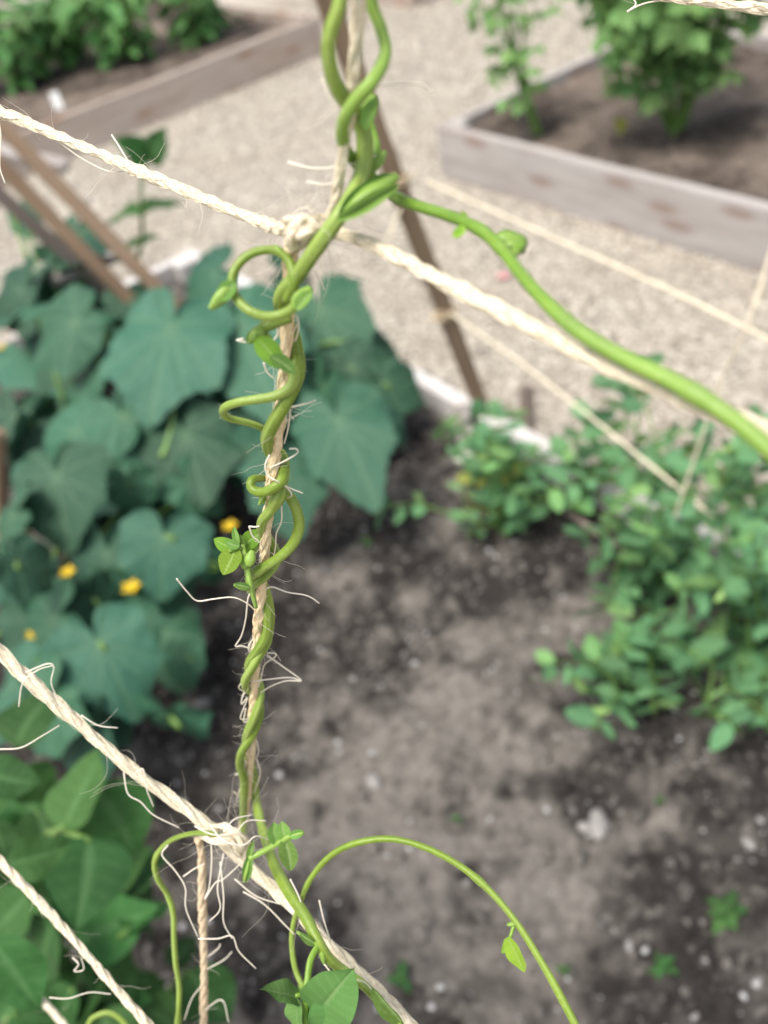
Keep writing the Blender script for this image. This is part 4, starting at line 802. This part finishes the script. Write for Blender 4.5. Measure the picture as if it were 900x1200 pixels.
# node foot at the knot: little leaves
d5 = .292
sleaf(vA, BUD, (293, 1003), (286, 1036), d5, wide=.5, k=0); sleaf(vA, BUD, (292, 1006), (297, 985), d5, wide=.5, k=1); bud(vA, (292, 1008), (286, 1034), d5, .0012)
stem(vA, [(292, 1006, d5), (308, 998, d5), (326, 988, d5 - .003), (340, 980, d5 - .004), (356, 976, d5 - .005)], [.0011, .0011, .0012, .0013, .0007], 'vine_bright', 'leaf_stalk')
sleaf(vA, BUD, (325, 988), (321, 964), d5 - .003, wide=1.1, k=0, up=-FW + RT * .5); sleaf(vA, BUD, (335, 983), (330, 963), d5 - .004, wide=1.2, k=1); sleaf(vA, BUD, (334, 984), (340, 1022), d5 - .004, wide=.8, k=0); sleaf(vA, BUD, (340, 980), (357, 975), d5 - .005, wide=.8, k=1)
# B: the thick shoot
vB = root('bean_vine', at(455, 222, dv(222) + .004), 'thick bright green shoot curving off to the right-hand edge above the twine', 'bean vine', 'bean vines on the twine net')
dB = dv(222) + .002
stem(vB, [q3(432, -300, .0), q3(414, -180, -.004), q3(424, -90, .002), q3(432, -40, .004), q3(436, 5, .004), q3(446, 32, .003), q3(452, 58, .0), q3(447, 78, -.003), q3(434, 98, -.006), q3(416, 118, -.006), q3(404, 138, -.005), q3(401, 158, -.002), q3(407, 178, .004), q3(424, 196, .008), q3(440, 212, .008), (455, 224, dB + .004), (470, 234, dB), (492, 242, dB - .004), (518, 250, dB - .007), (542, 259, dB - .010), (565, 271, dB - .013), (586, 290, dB - .016), (606, 316, dB - .020), (628, 342, dB - .024), (652, 366, dB - .028), (682, 391, dB - .031), (730, 419, dB - .035), (790, 448, dB - .04), (846, 482, dB - .044), (900, 526, dB - .048), (960, 590, dB - .05), (1030, 700, dB - .05), (1080, 860, dB - .045), (1110, 1080, dB - .035)],
     [.0013, .0013, .0014, .0014, .0014, .0014, .0014, .0014, .0014, .0015, .0016,   .0018, .0018, .0019, .0020, .0021, .0022, .0022], 'vine_bright', sides=18, ridge=.045)
bud(vB, (402, 254), (466, 206), dB - .006, .0027); sleaf(vB, BUD, (398, 256), (470, 216), dB - .008, wide=.3, k=0, up=-FW - UP * .3 + RT * .4); sleaf(vB, BUD, (400, 254), (464, 198), dB - .006, wide=.26, k=1, up=-FW + UP * .3)
bud(vB, (425, 150), (438, 112), dv(130) + .004, .0023); bud(vB, (436, 200), (452, 178), dB + .002, .0016); sleaf(vB, BUD, (428, 150), (442, 112), dv(130), wide=.6, k=0)
stem(vB, [(432, 205, dB + .002), (440, 180, dB + .002), (436, 155, dB + .003), (430, 135, dB + .002)], [.0014, .0014, .0013, .0010], 'vine_bright')
stem(vB, [(600, 300, dB - .016), (606, 292, dB - .015), (614, 284, dB - .014)], .001, 'vine_bright', 'bud_stalk'); bud(vB, (580, 278), (617, 285), dB - .012, .0019); bud(vB, (588, 288), (616, 292), dB - .013, .0017); sleaf(vB, BUD, (580, 278), (619, 279), dB - .011, wide=.42, k=0, up=-FW + UP * .5); sleaf(vB, BUD, (590, 290), (616, 297), dB - .014, wide=.4, k=1, up=-FW - UP * .4)
sleaf(vB, YOUNG, (544, 266), (530, 277), dB - .012, wide=.8); sleaf(vB, YOUNG, (538, 266), (536, 280), dB - .012, wide=.6); sleaf(vB, YOUNG, (546, 254), (541, 247), dB - .01, wide=.8)
# C: arching lower vine
vC = root('bean_vine', at(300, 940, .335), 'thin bean vine crossing the thick twine, its long shoot arching to the bottom edge', 'bean vine', 'bean vines on the twine net')
stem(vC, [q3(296, 905, .007), (300, 938, .34), (308, 972, .325), (321, 1012, .308), (338, 1045, .295), (357, 1073, .288), (373, 1104, .283), (386, 1124, .284), (404, 1138, .287), (430, 1158, .284), (455, 1186, .28), (480, 1220, .276)], [.0016, .0017, .0019, .0021, .0022, .0022, .0022, .002, .0018, .0017, .0017], 'vine')
stem(vC, [(368, 1180, .30), (356, 1158, .30), (346, 1135, .302), (342, 1105, .302), (344, 1082, .30), (352, 1058, .297), (364, 1030, .293), (386, 1004, .29), (414, 989, .287), (455, 983, .285), (495, 992, .283), (535, 1012, .281), (570, 1040, .279), (603, 1078, .277), (630, 1120, .275), (655, 1164, .273), (690, 1235, .27), (730, 1340, .27), (745, 1480, .275)], [.0011, .0011, .0011, .0012, .0012, .0013, .00135, .0014, .0014, .0014, .00135], 'vine')
dC = .277
bud(vC, (606, 1082), (594, 1084), dC, .0011); sleaf(vC, YOUNG, (604, 1086), (594, 1081), dC, wide=.5); sleaf(vC, YOUNG, (602, 1085), (600, 1078), dC, wide=.5)
stem(vC, [(602, 1085, dC), (599, 1095, dC), (596, 1104, dC)], .0006, 'vine_bright', 'leaf_stalk'); sleaf(vC, YOUNG, (596, 1100), (613, 1142), dC - .001, wide=.62, k=0, up=-FW - RT * .8); sleaf(vC, YOUNG, (597, 1100), (588, 1118), dC + .001, wide=.6, k=1)
bud(vC, (372, 1108), (348, 1092), .283, .0013); bud(vC, (376, 1112), (380, 1130), .282, .0013); sleaf(vC, BUD, (370, 1106), (351, 1094), .282, wide=.6)
stem(vC, [(374, 1106, .283), (364, 1125, .279), (360, 1150, .276), (357, 1163, .275), (358, 1185, .274), (357, 1215, .273)], [.0012, .0012, .0012, .0013, .0012, .0012], 'vine_bright', 'leaf_stalk')
stem(vC, [(357, 1165, .275), (345, 1167, .274)], .0009, 'vine_bright', 'leaf_stalk'); stem(vC, [(357, 1165, .275), (372, 1165, .274)], .001, 'vine_bright', 'leaf_stalk')
sleaf(vC, BIGBEAN, (371, 1190), (412, 1142), .274, .268, wide=1.0, name='leaflet', up=-FW + UP * .15); sleaf(vC, BIGBEAN, (350, 1170), (312, 1155), .274, .266, wide=.6, name='leaflet', up=-FW + UP * 1.3)
sleaf(vC, BIGBEAN, (347, 1172), (346, 1215), .273, wide=.8, name='leaflet', up=-FW - RT * .9); sleaf(vC, BIGBEAN, (395, 1170), (372, 1230), .273, wide=.9, name='leaflet'); 
for a in (-40, 20, 70, 140): sleaf(vC, BUD, (357, 1164), (357 + 13 * math.sin(math.radians(a)), 1164 - 13 * math.cos(math.radians(a))), .273, wide=.4, name='stipule', k=0)
sleaf(vC, BUD, (438, 1160), (476, 1210), .277, wide=.4, k=0, up=-FW - RT * .3)
# D: the hooked vine
vD = root('bean_vine', at(300, 1000, .315), 'yellowish thin vine hooked over the thick twine, hanging down beside the tan twine', 'bean vine', 'bean vines on the twine net')
stem(vD, [(292, 1000, .306), (272, 986, .298), (248, 977, .297), (224, 977, .30), (202, 984, .305), (187, 997, .31), (181, 1012, .313), (185, 1030, .316), (196, 1048, .32), (203, 1070, .322), (204, 1100, .326), (206, 1130, .33), (210, 1160, .334), (208, 1225, .34), (212, 1330, .36), (205, 1450, .38)], [.0009, .0011, .0012, .0012, .0012, .0012, .00125, .0013], 'vine')
vE = root('bean_vine', at(100, 1215, .4), 'small vine tip arching just above the bottom edge in the corner', 'bean vine', 'bean vines on the twine net')
stem(vE, [(92, 1240, .40), (104, 1200, .40), (114, 1190, .40), (128, 1187, .40), (142, 1195, .40), (158, 1215, .40)], .0014, 'vine')
